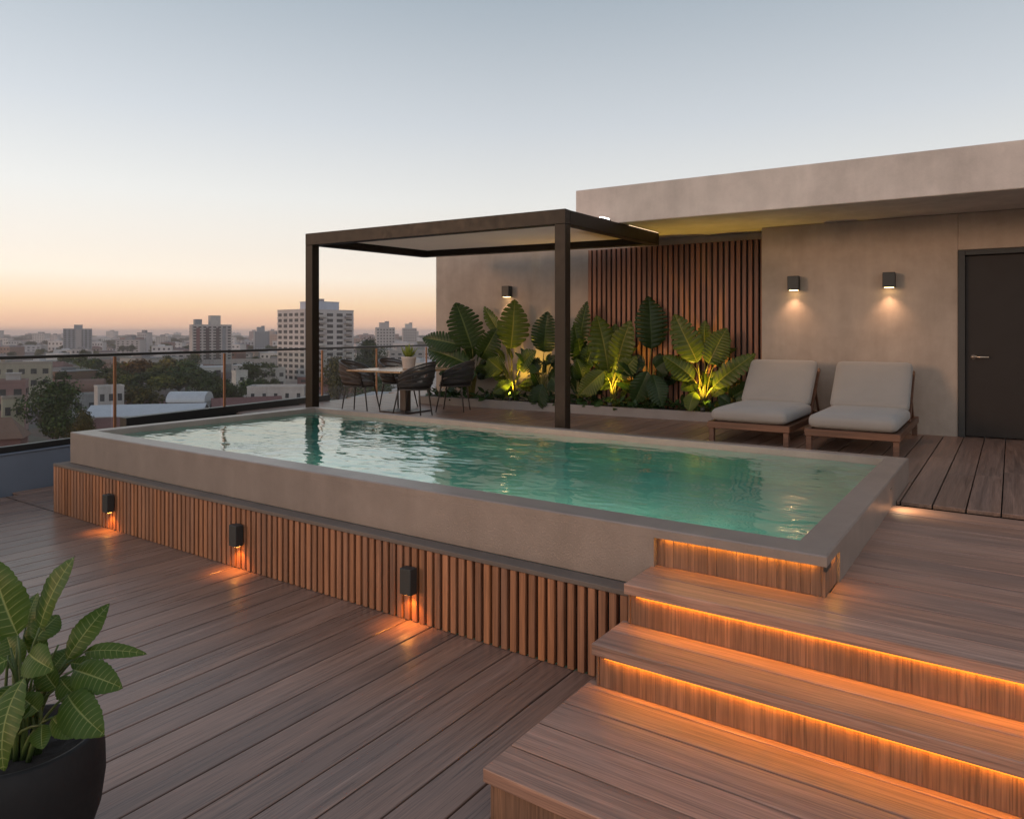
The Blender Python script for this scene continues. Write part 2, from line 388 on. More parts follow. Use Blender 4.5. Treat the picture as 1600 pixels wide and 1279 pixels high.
k_ = .0205; m.box(X0, -.832, Y0, IY0-k_, zb, .1495); m.box(X0, IX0-k_, IY0-k_, Y1, zb, .1495); m.box(IX0-k_, X1, IY1+k_, Y1, -.03, .1495); m.box(IX1+k_, X1, .30, IY1+k_, -.03, .1495)
m.build('pool_wall', M['concrete'], pool)
m = MB(); m.box(X0-.10, -.87, -.12, -.001, zb-.03, zb-.002); m.box(X0-.10, X0-.001, -.001, Y1, zb-.03, zb-.002)
m.build('ledge', M['ledge'], pool, bevel=.004)
m = MB(); zf = -1.05
m.box(IX0, IX1, IY0, IY1, zf-.05, zf)
for a in ((IX0-.02, IX0, IY0, IY1), (IX1, IX1+.02, IY0, IY1), (IX0-.02, IX1+.02, IY0-.02, IY0), (IX0-.02, IX1+.02, IY1, IY1+.02)): m.box(*a, zf, .1245)
m.build('basin', M['basin'], pool)
m = MB(); x = X0-.10; sp = .0625
while x < -.885: m.box(x, x+.042, -.116, -.086, -.598, zb-.031); x += sp
y = -.06
while y < Y1: m.box(X0-.10, X0-.07, y, y+.042, -.598, zb-.031); y += sp
m.build('slat_cladding', M['slat'], pool, bevel=.003)
m = MB(); m.box(X0-.08, -.87, -.08, -.06, -.6, zb-.031); m.box(X0-.066, X0-.05, -.058, Y1, -.6, zb-.031)
m.build('cladding_back', M['backing'], pool)
m = MB(); x = -.831
while x < -.03:
    q = min(-.03, x+rnd.choice((.045, .06, .08, .1))); m.box(x, q-.001, .035, .055, .001, .149); x = q
y = .035
while y < .298: m.box(-.03, -.012, y, min(.298, y+.085), .001, .149); y += .087
m.build('riser_panel', M['riser'], pool, bevel=.0012)
m = MB(); m.box(-.80, -.05, .020, .032, .1465, .1495); m.box(-.011, -.003, .06, .27, .1465, .1495); m.build('light_strip', M['led'], pool)
m = MB(); m.box(-.014, -.001, .0, .10, .128, .1485); m.build('bracket', M['black'], pool)
m = MB(); m.box(.0005, .006, 2.06, 2.10, .128, .14); m.build('step_light', M['steel'], pool)
lamp('SPOT', 'step_lamp', (.04, 2.08, .12), 5, WARM, pool, spot_size=R(140), spot_blend=1, shadow_soft_size=.05).rotation_euler = (0, R(-40), 0)
m = MB(); na, nb_ = 420, 190; vs = []
def wave(x, y):
    cx = x+.12*noise.noise(Vector((x*1.1, y*1.3, 5))); cy = y+.12*noise.noise(Vector((x*1.2, y*1.1, 9)))
    calm = .55+.6*noise.noise(Vector((x*.45, y*.6, 3)))
    a = noise.noise(Vector((cx*2.3, cy*4.2, 0))); b = 1-abs(noise.noise(Vector((cx*5.5+3, cy*10.5, 2))))*2; c = noise.noise(Vector((cx*15, cy*24, 4)))
    return calm*(.0105*a+.0042*b+.0015*c)
for j in range(nb_+1):
    for i in range(na+1):
        x = IX0+(IX1-IX0)*i/na; y = IY0+(IY1-IY0)*j/nb_; vs.append((x, y, .139+wave(x, y)))
m.add(vs, [(j*(na+1)+i, j*(na+1)+i+1, (j+1)*(na+1)+i+1, (j+1)*(na+1)+i) for j in range(nb_) for i in range(na)], True)
place(tag(m.build('water', M['water']), kind='structure'), O, DECK_ROT)

for s_, wide, en in ((-4.9, 60, 34), (-3.6, 60, 34), (-2.73, 34, 70), (-2.02, 34, 70), (-1.38, 34, 70), (-.80, 34, 70), (-1.7, 80, 30)):     # lamps set in the near wall under water
    m = MB(); m.lathe([(0, .006), (.07, .006)], 24, (0, 0, 0)); m.v = [Vector((s_+p.x, IY0+p.z, -.35+p.y)) for p in m.v]; m.build('underwater_light', M['lens_pool'], pool)
    l = lamp('SPOT', 'pool_lamp', (s_, IY0+.03, -.35), en, (1, .90, .70), pool, spot_size=R(wide), spot_blend=.8, shadow_soft_size=.05); l.rotation_euler = (R(60), 0, 0)
# three small lamps on the slats of the pool
def pool_sconce():
    r = empty('deck_sconce')
    m = MB(); m.box(-.045, .045, -.075, -.012, -.08, .08); m.box(-.03, .03, -.012, 0, -.06, .06); m.build('housing', M['sconce'], r, bevel=.003)
    m = MB(); m.box(-.03, .03, -.062, -.025, -.085, -.081); m.build('lens', M['lens_orange'], r)
    l = lamp('SPOT', 'lamp', (0, -.045, -.09), 5.5, (1, .33, .05), r, spot_size=R(125), spot_blend=.6, shadow_soft_size=.02); l.rotation_euler = (R(-4), 0, 0)
    return r
ps = pool_sconce()
for i, (s, z, lb) in enumerate(((-6.09, -.345, 'small charcoal box lamp on the slats nearest the blue grey parapet'),
                                (-4.16, -.33, 'charcoal box lamp on the slats between two other such lamps'),
                                (-2.391, -.33, 'largest looking charcoal box lamp on the slats, nearest the steps'))):
    o = ps if i == 0 else copy_tree(ps)
    place(o, dk(s, -.117, z), DECK_ROT); tag(o, lb, 'wall lamp', 'box lamps along the pool side')

# ------------------------------------------------------------------ house
house = empty('rooftop_house', W0, HOUSE_ROT, 'concrete rooftop house with overhanging flat roof, slatted panel and dark door', 'house')
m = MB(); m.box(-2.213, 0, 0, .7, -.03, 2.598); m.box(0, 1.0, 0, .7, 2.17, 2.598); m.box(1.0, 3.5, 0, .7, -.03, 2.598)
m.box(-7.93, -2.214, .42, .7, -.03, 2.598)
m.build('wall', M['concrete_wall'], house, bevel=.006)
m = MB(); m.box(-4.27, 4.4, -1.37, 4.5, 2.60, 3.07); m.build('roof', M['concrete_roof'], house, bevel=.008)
m = MB(); x = -4.917; sp = 2.69/33
for i in range(33): m.box(x+i*sp, x+i*sp+.052, .37, .405, .1, 2.50)
sp_o = m.build('slat_panel', M['slat_shaded'], house, bevel=.003)
m = MB(); m.box(-4.92, -2.216, .406, .419, .1, 2.50); m.build('panel_backing', M['backing'], sp_o)
d = MB(); d.box(.075, .94, .04, .09, .012, 2.10); d = d.build('door', M['door'], house, bevel=.003)
m = MB(); m.box(.0, .07, -.02, .12, 0, 2.165); m.box(.07, .95, -.02, .12, 2.105, 2.165); m.box(.95, 1.0, -.02, .12, 0, 2.165); m.box(0, 1.0, .121, .14, 0, 2.165); m.build('door_frame', M['doorframe'], d, bevel=.003)
m = MB(); m.tube([(.15, .04, .93), (.15, -.012, .93)], .013, 12); m.tube([(.15, -.012, .93), (.30, -.016, .93)], .0095, 12)
m.tube([(.15, .039, .93), (.15, .028, .93)], .029, 20); m.build('handle', M['steel'], d)
def wall_sconce():
    r = empty('wall_sconce')
    m = MB(); m.box(-.068, .068, -.14, -.015, -.09, .09); m.box(-.045, .045, -.015, 0, -.07, .07); m.build('housing', M['sconce'], r, bevel=.004)
    m = MB(); m.box(-.05, .05, -.125, -.04, -.094, -.091); m.build('lens', M['lens_warm'], r)
    l = lamp('SPOT', 'lamp', (0, -.085, -.10), 15, (1, .58, .34), r, spot_size=R(108), spot_blend=.8, shadow_soft_size=.03); l.rotation_euler = (R(-7), 0, 0)
    return r
ws = wall_sconce()
for i, (q, n, z, lb) in enumerate(((-1.796, 0, 1.846, 'black downlight on bare concrete above the lounger beside the plants'),
                                   (-.708, 0, 1.846, 'black downlight on bare concrete between its twin and the dark door'),
                                   (-6.39, .42, 1.90, 'black wall downlight under the pergola above the big leaves'))):
    o = ws if i == 0 else copy_tree(ws); place(o, hs(q, n, z), HOUSE_ROT); tag(o, lb, 'wall lamp', 'box downlights on the house wall')
# planter in front of the recessed wall
pl = empty('planter_bed', W0, HOUSE_ROT, 'low grey kerbed planting bed along the house wall under the slats', 'planter')
m = MB(); m.box(-7.9, -2.22, -.12, -.05, -.02, .13); m.box(-7.9, -7.83, -.05, .415, -.02, .13); m.box(-2.29, -2.22, -.05, .0, -.02, .13); m.build('kerb', M['kerb'], pl, bevel=.006)
m = MB(); m.box(-7.83, -2.29, -.05, .365, -.02, .10); m.build('soil', M['soil'], pl)

# ------------------------------------------------------------------ pergola
FL, FR = Vector((-2.81, 10.15, 0)), Vector((.573, 8.17, 0)); BL, BR = Vector((-1.40, 11.72, 0)), Vector((1.98, 10.08, 0))
pg = empty('pergola', (0, 0, 0), 0, 'dark bronze metal pergola with pale flat roof over the dining table', 'pergola')
def quadprism(c, hw, z0, z1):
    a = (FR-FL).normalized(); b = Vector((-a.y, a.x, 0)); return [(c+a*i*hw+b*j*hw)[:2] for i, j in ((-1, -1), (1, -1), (1, 1), (-1, 1))]
for c in (FL, FR):
    m = MB(); m.prism(quadprism(c, .067, 0, 0), 0, 2.433); m.build('post', M['pergola'], pg, bevel=.004)
m = MB(); m.prism(quadprism(BR, .06, 0, 0), 0, 2.438); 
a = (FR-FL).normalized(); bw = .062
def beam(p, q, z0=2.434, z1=2.60, w=.134, ext=0):
    d = (q-p).normalized(); m = MB(); m.beam(p-d*ext+Vector((0, 0, (z0+z1)/2)), q+d*ext+Vector((0, 0, (z0+z1)/2)), w, z1-z0); return m.build('beam', M['pergola'], pg, bevel=.004)
beam(FL, FR, ext=.068); beam(FL+(BL-FL).normalized()*.0685, BL, 2.437, 2.597); beam(FR+(BR-FR).normalized()*.0685, BR, 2.437, 2.597); beam(BL, BR, 2.44, 2.594, ext=.06)
c = (FL+FR+BL+BR)/4; ins = lambda p: (p+(c-p).normalized()*.09)[:2]
m = MB(); m.prism([ins(FL), ins(FR), ins(BR), ins(BL)], 2.535, 2.57); m.build('roof_panel', M['panel'], pg)
lp = FR+(BR-FR)*.42
fx = empty('linear_light', (0, 0, 0), 0, 'small bright white light on top of the pergola beam beside the concrete roof', 'light')
dd = (BR-FR).normalized()
m = MB(); m.beam(FR+(BR-FR)*.36+Vector((0, 0, 2.611)), FR+(BR-FR)*.46+Vector((0, 0, 2.611)), .05, .02); m.build('housing', M['black'], fx, bevel=.002)
m = MB(); m.beam(FR+(BR-FR)*.37+Vector((.0, 0, 2.629)), FR+(BR-FR)*.45+Vector((.0, 0, 2.629)), .03, .014); m.build('lens', M['lens_white'], fx)
m = MB(); m.beam(FR+(BR-FR)*.62+Vector((.066, -.03, 2.602)), FR+(BR-FR)*.99+Vector((.066, -.03, 2.602)), .006, .006); m.build('strip', emit('amber_strip', (1, .72, .45), 3.5), fx)

# ------------------------------------------------------------------ parapet and glass railing
RD = Vector((.49, 1, 0)).normalized()
def rl(D, z=0): return Vector((-5.714+.49*(D-8.05), D, z))
pw = empty('parapet_wall', (0, 0, 0), 0, 'low blue grey parapet wall beyond the end of the pool', 'wall')
def railbox(D0, D1, w0, w1, z0, z1):
    n = Vector((-RD.y, RD.x, 0)); a, b = rl(D0), rl(D1); return [(a+n*w0)[:2], (a+n*w1)[:2], (b+n*w1)[:2], (b+n*w0)[:2]], z0, z1
m = MB(); m.prism(*railbox(1.5, 9.4, 0, .22, -1.2, -.172)); m.build('wall_body', M['parapet'], pw, bevel=.004)
m = MB(); m.prism(*railbox(1.5, 9.4, -.012, .235, -.17, -.148)); m.build('cap', M['parapet'], pw, bevel=.004)
m = MB(); m.prism(*railbox(9.405, 16.5, .0, .22, -1.2, -.04)); m.build('upstand', M['black'], pw, bevel=.004)
gr = empty('glass_railing', (0, 0, 0), 0, 'frameless glass railing with black top rail and slim bronze posts', 'railing')
m = MB(); m.beam(rl(1.5, .916), rl(16.6, .943), .05, .036); m.build('top_rail', M['rail'], gr, bevel=.004)
m = MB(); m.prism(*railbox(1.5, 9.38, .02, .10, -.146, -.075)); m.prism(*railbox(9.42, 13.0, -.01, .12, -.038, .098)); m.build('base_channel', M['black'], gr, bevel=.004)
pd = [2.3, 4.0, 5.7, 7.5, 9.30, 10.89, 12.85, 14.28, 15.9]
for i, D in enumerate(pd):
    m = MB(); z0 = -.146 if D < 9.4 else -.04
    m.beam(rl(D, z0)+Vector((-.02, 0, 0)), rl(D, .905)+Vector((-.02, 0, 0)), .022, .036, up=RD); m.build('post', M['bronze'], gr, bevel=.003)
for a, b in zip(pd, pd[1:]):
    m = MB(); z0 = -.14 if b < 9.4 else -.03
    m.prism(*railbox(a+.03, b-.03, .054, .066, z0, .90)); m.build('glass_panel', M['glass'], gr)

# ------------------------------------------------------------------ loungers
def cushion(x0, x1, y0, y1, z0, z1, puff=.025, nx=10, ny=10):
    m = MB(); cx, cy, cz = (x0+x1)/2, (y0+y1)/2, (z0+z1)/2; hx, hy, hz = (x1-x0)/2, (y1-y0)/2, (z1-z0)/2
    r = min(hz*.85, .055)
    nz = 4
    def P(a, b, c):
        p = Vector((a*hx, b*hy, c*hz)); q = Vector((max(-hx+r, min(hx-r, p.x)), max(-hy+r, min(hy-r, p.y)), max(-hz+r, min(hz-r, p.z))))
        d = p-q
        if d.length > 1e-6: p = q+d.normalized()*r
        k = (1-a*a)*(1-b*b); p.z += math.copysign(puff*k, c) if abs(c) > .01 else 0
        w = (1-c*c); p.x += math.copysign(.012*w, a) if abs(a) > .95 else 0; p.y += math.copysign(.012*w, b) if abs(b) > .95 else 0
        return p+Vector((cx, cy, cz))
    def face(fn, n1, n2):
        vs = [fn(-1+2*i/n1, -1+2*j/n2) for i in range(n1+1) for j in range(n2+1)]
        m.add(vs, [(i*(n2+1)+j, (i+1)*(n2+1)+j, (i+1)*(n2+1)+j+1, i*(n2+1)+j+1) for i in range(n1) for j in range(n2)], True)
    nx = ny = 14
    face(lambda a, b: P(a, b, 1), nx, ny); face(lambda a, b: P(a, -b, -1), nx, ny)
    face(lambda a, b: P(a, -1, b), nx, 8); face(lambda a, b: P(-a, 1, b), nx, 8); face(lambda a, b: P(1, a, b), ny, 8); face(lambda a, b: P(-1, -a, b), ny, 8)
    return m
def weld(o):
    w = o.modifiers.new('weld', 'WELD'); w.merge_threshold = .0008
    return o
def lounger():
    r = empty('sun_lounger'); W, L = .88, 1.88
    m = MB(); m.box(0, W, 0, .05, .15, .222); m.box(0, W, L-.05, L, .15, .222); m.box(0, .05, .051, L-.051, .15, .222); m.box(W-.05, W, .051, L-.051, .15, .222)
    k = .09
    while k < 1.25: m.box(.052, W-.052, k, k+.06, .19, .212); k += .085
    m.build('frame', M['teak'], r, bevel=.004)
    for x, y in ((.012, .012), (W-.067, .012), (.012, L-.067), (W-.067, L-.067)):
        m = MB(); m.box(x, x+.055, y, y+.055, 0, .149); m.build('leg', M['teak'], r, bevel=.004)
    m = cushion(.035, W-.035, .015, 1.25, .224, .372, .02); weld(m.build('seat_cushion', M['cushion'], r))
    an = R(46); Rm = Matrix.Translation((0, 1.20, .30)) @ Matrix.Rotation(an, 4, 'X')
    m = cushion(.045, W-.045, 0, .68, .0, .14, .025); m.v = [Rm @ p for p in m.v]; weld(m.build('back_cushion', M['cushion'], r))
    m = MB()
    for x in (.02, W-.06): m.box(x, x+.04, -.08, .66, -.05, -.006, Rm)
    for k in range(7): m.box(.062, W-.062, k*.095, k*.095+.06, -.035, -.012, Rm)
    b = m.build('backrest_frame', M['teak'], r, bevel=.003)
    for x in (.03, W-.06):
        m = MB(); m.beam((x+.012, 1.48, .55), (x+.012, 1.74, .20), .024, .04); m.build('back_strut', M['teak'], b, bevel=.003)
    return r
lo = lounger()
for i, (s, t, lb) in enumerate(((-2.12, 4.42, 'teak lounger with grey cushions right beside the planting bed'), (-1.08, 4.38, 'teak lounger with grey cushions, the one nearer the door'))):
    o = lo if i == 0 else copy_tree(lo); place(o, dk(s, t, 0), DECK_ROT+R(.6)); tag(o, lb, 'sun lounger', 'sun loungers by the house wall')

# ------------------------------------------------------------------ dining set
FC = Vector((-1.59, 10.23, 0)); ctr = FC-U*.55+V*.7
tb = empty('dining_table', ctr, DECK_ROT, 'square wooden topped table on one dark pedestal under the pergola', 'table')
m = MB(); m.box(-.55, .55, -.7, .7, .632, .66); m.build('tabletop', M['tabletop'], tb, bevel=.005)
m = MB(); m.box(-.06, .06, -.06, .06, .021, .631); m.build('pedestal', M['pedestal'], tb, bevel=.004)
m = MB(); m.box(-.28, .28, -.28, .28, 0.001, .02); m.build('base_plate', M['pedestal'], tb, bevel=.004)
def chair(cord, pad):
    r = empty('dining_chair')       # faces +y, back at -y
    def rim(k):                      # k -1..1 round the back
        th = R(270)+k*R(122); a = abs(k); y = .27*math.sin(th); x = .285*math.cos(th)
        z = .60+.19*max(0, math.cos(min(1, a*1.05)*math.pi/2))**.8
        return Vector((x, y-.02*(1-a), z))
    def low(k):
        th = R(270)+k*R(122); return Vector((.235*math.cos(th), .235*math.sin(th)+.02, .40))
    ks = [-1+2*i/36 for i in range(37)]
    m = MB(); top = [rim(k) for k in ks]
    pts = [low(-1)+Vector((0, .03, 0))]+top+[low(1)+Vector((0, .03, 0))]
    m.tube(pts, .0125, 8); th = [R(a*10) for a in range(37)]
    m.tube([(.235*math.cos(a), .235*math.sin(a)+.02, .40) for a in th], .011, 8, False)
    m.build('arm_frame', M['chair_metal'], r)
    m = MB(); nn = 74
    for i in range(nn):
        k = -1+2*(i+.5)/nn; kw = .60/nn; a0, a1 = low(k-kw), low(k+kw); b0, b1 = rim(k-kw), rim(k+kw)
        vs = []; 
        for f in (0, .33, .66, 1):
            bul = Vector((low(k).x, low(k).y, 0)).normalized()*.03*math.sin(f*math.pi)
            vs += [a0.lerp(b0, f)+bul, a1.lerp(b1, f)+bul]
        m.add(vs, [(0, 1, 3, 2), (2, 3, 5, 4), (4, 5, 7, 6)], True)
    for f in (.18, .42, .66, .86):
        for w in (0, .035):
            m.tube([low(k).lerp(rim(k), f+w)+Vector((low(k).x, low(k).y, 0)).normalized()*.03*math.sin((f+w)*math.pi) for k in ks], .0045, 5)
    o = m.build('woven_back', cord, r); sd = o.modifiers.new('sol', 'SOLIDIFY'); sd.thickness = .004
    m = MB(); prof = [(.0, .405), (.19, .405), (.222, .415), (.23, .435), (.218, .462), (.18, .476), (0, .482)]
    m.lathe(prof, 28, (0, .02, 0)); m.build('seat_cushion', pad, r)
    for x, y in ((-.17, .19), (.17, .19), (-.16, -.13), (.16, -.13)):
        m = MB(); m.tube([(x, y, .40), (x*1.03, y*1.03, .36), (x*1.32, y*1.36, 0)], [.013, .013, .009], 8); m.build('leg', M['chair_metal'], r)
    return r
c1 = chair(M['cord_brown'], M['seatpad']); c2 = chair(M['cord'], M['seatpad_dark'])
Lc = FC-U*1.1
for o, p, rz, lb in ((c1, Lc+V*.30-U*.06, R(-104), 'brown woven armchair at the table end beside the pergola post'),
                     (copy_tree(c1), Lc+V*1.12-U*.04, R(-125), 'brown woven armchair mostly hidden behind the table, only its top showing'),
                     (c2, FC+V*.30+U*.02, R(74), 'black woven armchair seen from behind in front of the pedestal'),
                     (copy_tree(c2), FC+V*1.18+U*.06, R(80), 'black woven armchair nearest the big leaves, back turned')):
    place(o, p, rz); tag(o, lb, 'chair', 'woven armchairs around the table')

# ------------------------------------------------------------------ leaves
def leaf(mb, B, T, W, nrm, N_=9, slit=.25, arch=.12, fold=.25, seed=0, shape=.72, pleat=.06):
    rg = random.Random(seed); B = Vector(B); T = Vector(T); L = (T-B).length; d0 = (T-B)/L
    nrm = (nrm-d0*nrm.dot(d0)).normalized(); C = (B+T)/2+nrm*arch*L
    def mid(v): v = min(1.0, v); return B*(1-v)**2+C*2*v*(1-v)+T*v*v
    side = d0.cross(nrm).normalized()
    def w(v): v = max(0, min(1, v)); return W*.5*math.sin(math.pi*min(1, (v*.97+.03)**shape))**.75*(1 if v < .97 else .3)
    K = 5; ph = rg.uniform(0, 6)
    for sg in (-1, 1):
        for j in range(N_):
            v0, v1 = j/N_, (j+1)/N_; sl = slit*rg.uniform(.2, 1.7) if j > 0 else 0
            lenf = rg.uniform(.90, 1.05) if slit > .3 else rg.uniform(.96, 1.03)
            vs = []; uv = []
            for k in range(K+1):
                u = k/K; g = 1-sl*max(0, (u-.45)/.55)**1.2*.5
                for ci, c_ in enumerate((0, .5, 1)):
                    vm = v0+(v1-v0)*(.5+(c_-.5)*g)
                    vv = vm+.24*u*(1-vm)*(.6+.4*vm)-.10*u*(1-vm)**3
                    wd = w(vm)*u*(lenf if u > .8 else 1)*(1+(.05 if c_ == .5 else -.02)*(u > .9))
                    p = mid(vv)+side*sg*wd+nrm*(fold*wd-.55*fold*wd*u + (pleat*W*.35*(1 if c_ == .5 else -.4)*math.sin(u*math.pi*.9)) + .03*W*u*math.sin(vm*9+ph+sg))
                    p.z -= .10*wd*u
                    vs.append(p); uv.append((abs(c_-.5)*2+.0001, u+.0001))
            fs = []
            for k in range(K):
                for c_ in range(2):
                    a = k*3+c_; q = (a, a+1, a+4, a+3); fs.append(q if sg > 0 else q[::-1])
            mb.add(vs, fs, True, uv)
def petiole(mb, a, b, r=.012, bow=.1):
    a = Vector(a); b = Vector(b); c = (a+b)/2+Vector(((b.x-a.x)*-.25, (b.y-a.y)*-.25, (b.z-a.z)*.2))
    pts = [a*(1-t)**2+c*2*t*(1-t)+b*t*t for t in (0, .2, .4, .6, .8, 1)]
    mb.tube(pts, [r*1.4, r*1.2, r, r*.85, r*.7, r*.5], 6)
def wallpt(x, y, n):
    a = (x-CX)/F; Q = W0+VB*n; q = (a*Q.y-Q.x)/(UB.x-a*UB.y); P = Q+UB*q
    return Vector((P.x, P.y, CZ+(HY-y)/F*P.y))
TOCAM = Vector((-.2, -.9, .38)).normalized()
def plant(name, base, leaves, label, mat, n0=.24, seed=1, cat='plant', extra=0):
    rg = random.Random(seed); b0 = wallpt(base, 620, n0); b0.z = .10
    r = empty(name, b0, 0, label, cat, 'large leaved plants in the wall bed'); ml, ms = MB(), MB(); org = b0
    for i, (bx, by, tx, ty, w, n) in enumerate(leaves):
        B = wallpt(bx, by, n)-org; T = wallpt(tx, ty, n+rg.uniform(-.12, .04))-org
        nr = (TOCAM+Vector((rg.uniform(-.4, .4), 0, rg.uniform(-.2, .3)))).normalized()
        leaf(ml, B, T, w*B.copy().length*0+w*(org.y)/F, nr, rg.randint(10, 13), .48, rg.uniform(.08, .2), .3, seed*31+i)
        petiole(ms, Vector((rg.uniform(-.05, .05), rg.uniform(-.04, .04), 0)), B, .011)
    for k in range(extra):
        a = rg.uniform(0, 6.28); ln = rg.uniform(.3, .6); hh = rg.uniform(.12, .7); rad = rg.uniform(.05, .24)
        B = Vector((math.cos(a)*rad, -math.sin(a)*rad*.5-.02, hh)); T = B+Vector((math.cos(a)*ln*.75, -abs(math.sin(a))*ln*.3+.03, rg.uniform(-.2, .38)))
        leaf(ml, B, T, ln*rg.uniform(.34, .56), (Vector((0, -.5, 1))+Vector((rg.uniform(-.5, .5), rg.uniform(-.4, .2), 0))).normalized(), 7, .25, .16, .3, seed*57+k)
        petiole(ms, Vector((rg.uniform(-.04, .04), rg.uniform(-.04, .04), 0)), B, .008)
    ml.build('foliage', mat, r); ms.build('stems', M['stem'], r)
    return r
plant('elephant_ear_plant', 738, [(738, 545, 712, 472, 56, .12), (722, 540, 660, 528, 34, .0), (735, 570, 668, 546, 42, .02), (752, 560, 778, 512, 40, .2), (745, 585, 700, 590, 34, .0)],
      'leafy plant standing behind the table, one broad slit leaf raised against bare wall', M['leaf'], seed=1, extra=15)
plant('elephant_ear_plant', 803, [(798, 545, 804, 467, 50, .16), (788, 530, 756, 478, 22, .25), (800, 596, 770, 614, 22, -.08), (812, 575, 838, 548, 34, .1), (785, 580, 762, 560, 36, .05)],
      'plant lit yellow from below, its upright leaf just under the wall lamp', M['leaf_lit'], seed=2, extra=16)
plant('elephant_ear_plant', 850, [(850, 550, 856, 486, 46, .14), (848, 600, 838, 642, 34, -.1), (862, 590, 876, 610, 30, -.05), (842, 580, 824, 560, 30, .1)],
      'dark plant just left of the pergola post near the kerb', M['leaf_deep'], seed=3, extra=16)
plant('elephant_ear_plant', 906, [(906, 540, 918, 470, 30, .22), (905, 570, 897, 505, 34, .18), (910, 590, 900, 560, 34, .1), (915, 575, 930, 530, 28, .2)],
      'narrow leaved plant partly covered by the right pergola post', M['leaf'], seed=4, extra=15)
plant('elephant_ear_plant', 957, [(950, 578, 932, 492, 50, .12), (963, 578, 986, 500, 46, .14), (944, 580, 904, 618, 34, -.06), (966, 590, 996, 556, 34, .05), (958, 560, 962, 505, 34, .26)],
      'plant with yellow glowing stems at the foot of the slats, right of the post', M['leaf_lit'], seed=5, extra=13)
plant('elephant_ear_plant', 1016, [(1018, 545, 1013, 462, 54, .22), (1012, 580, 990, 630, 34, -.05), (1020, 585, 1034, 636, 32, -.05), (1024, 575, 1046, 560, 34, .1), (1008, 570, 985, 565, 30, .1)],
      'dark plant with one tall plain leaf between the two yellow lit plants', M['leaf_deep'], seed=6, extra=16)
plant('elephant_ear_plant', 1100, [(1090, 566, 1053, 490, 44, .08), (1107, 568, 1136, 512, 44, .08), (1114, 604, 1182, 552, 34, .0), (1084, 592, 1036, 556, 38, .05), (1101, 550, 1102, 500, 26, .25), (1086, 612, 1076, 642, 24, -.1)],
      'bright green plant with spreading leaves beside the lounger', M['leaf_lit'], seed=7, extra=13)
plant('elephant_ear_plant', 1148, [(1146, 618, 1184, 594, 26, .05), (1144, 622, 1160, 600, 24, .12), (1150, 630, 1180, 618, 24, .0), (1140, 630, 1122, 618, 22, .0)],
      'smallest low dark plant tucked behind the end of a lounger', M['leaf_deep'], seed=8, extra=4)
m = MB(); rg = random.Random(77)
for i in range(420):
    q = rg.uniform(-7.8, -2.35); n = rg.uniform(-.1, .33); B = hs(q, n, .10+rg.uniform(0, .12)); a = rg.uniform(0, 6.28); ln = rg.uniform(.07, .17)
    T = B+Vector((math.cos(a)*ln, math.sin(a)*ln-.05, rg.uniform(-.06, .13)))
    leaf(m, B, T, ln*.5, Vector((rg.uniform(-.4, .4), -.6, .8)).normalized(), 3, 0, .15, .2, i)
tag(m.build('undergrowth', M['leaf_small']), 'low dark leafy ground cover spilling over the kerb', 'undergrowth', kind='stuff')
# uplights in the bed
def uplight():
    r = empty('garden_spotlight')
    m = MB(); m.lathe([(0, 0), (.035, 0), (.035, .06), (.03, .06), (.03, .045), (0, .045)], 16); m.build('housing', M['sconce'], r)
    m = MB(); m.lathe([(.0, .05), (.028, .05)], 16); m.build('lens', M['lens_yellow'], r)
    l = lamp('SPOT', 'lamp', (0, 0, .075), 80, (1, .64, .08), r, spot_size=R(120), spot_blend=1, shadow_soft_size=.02); l.rotation_euler = (R(164), 0, 0)
    return r
ul = uplight()
for i, (x, lb) in enumerate(((797, 'small spotlight in the bed at the kerb left of the post'), (953, 'small spotlight at the foot of the yellow stems by the slats'), (1098, 'small spotlight in the bed closest to the loungers'))):
    o = ul if i == 0 else copy_tree(ul); p = wallpt(x, 620, -.088); p.z = .131; place(o, p, HOUSE_ROT); tag(o, lb, 'spotlight', 'garden spotlights in the bed')
# succulent on the table
sp_ = empty('potted_succulent', ctr+Vector((.05, .02, .66)), 0, 'small yellow green succulent in a pale clay pot on the table', 'potted plant')
m = MB(); m.lathe([(0, 0), (.085, 0), (.092, .01), (.112, .16), (.118, .165), (.118, .185), (.106, .185), (.10, .16), (0, .155)], 28); pt = m.build('pot', M['clay'], sp_)
m = MB(); m.lathe([(0, .165), (.101, .165)], 20); m.build('soil', M['soil'], pt)
m = MB(); rg = random.Random(9)
for i in range(24):
    a = i*2.4; el = R(38+48*(i/24)); ln = rg.uniform(.16, .25); B = Vector((math.cos(a)*.02, math.sin(a)*.02, .16))
    d = Vector((math.cos(a)*math.cos(el), math.sin(a)*math.cos(el), math.sin(el)))
    leaf(m, B, B+d*ln, .042, Vector((-d.x*.5, -d.y*.5, 1)), 3, 0, -.1, .5, i, .55)
m.build('foliage', M['succulent'], sp_)
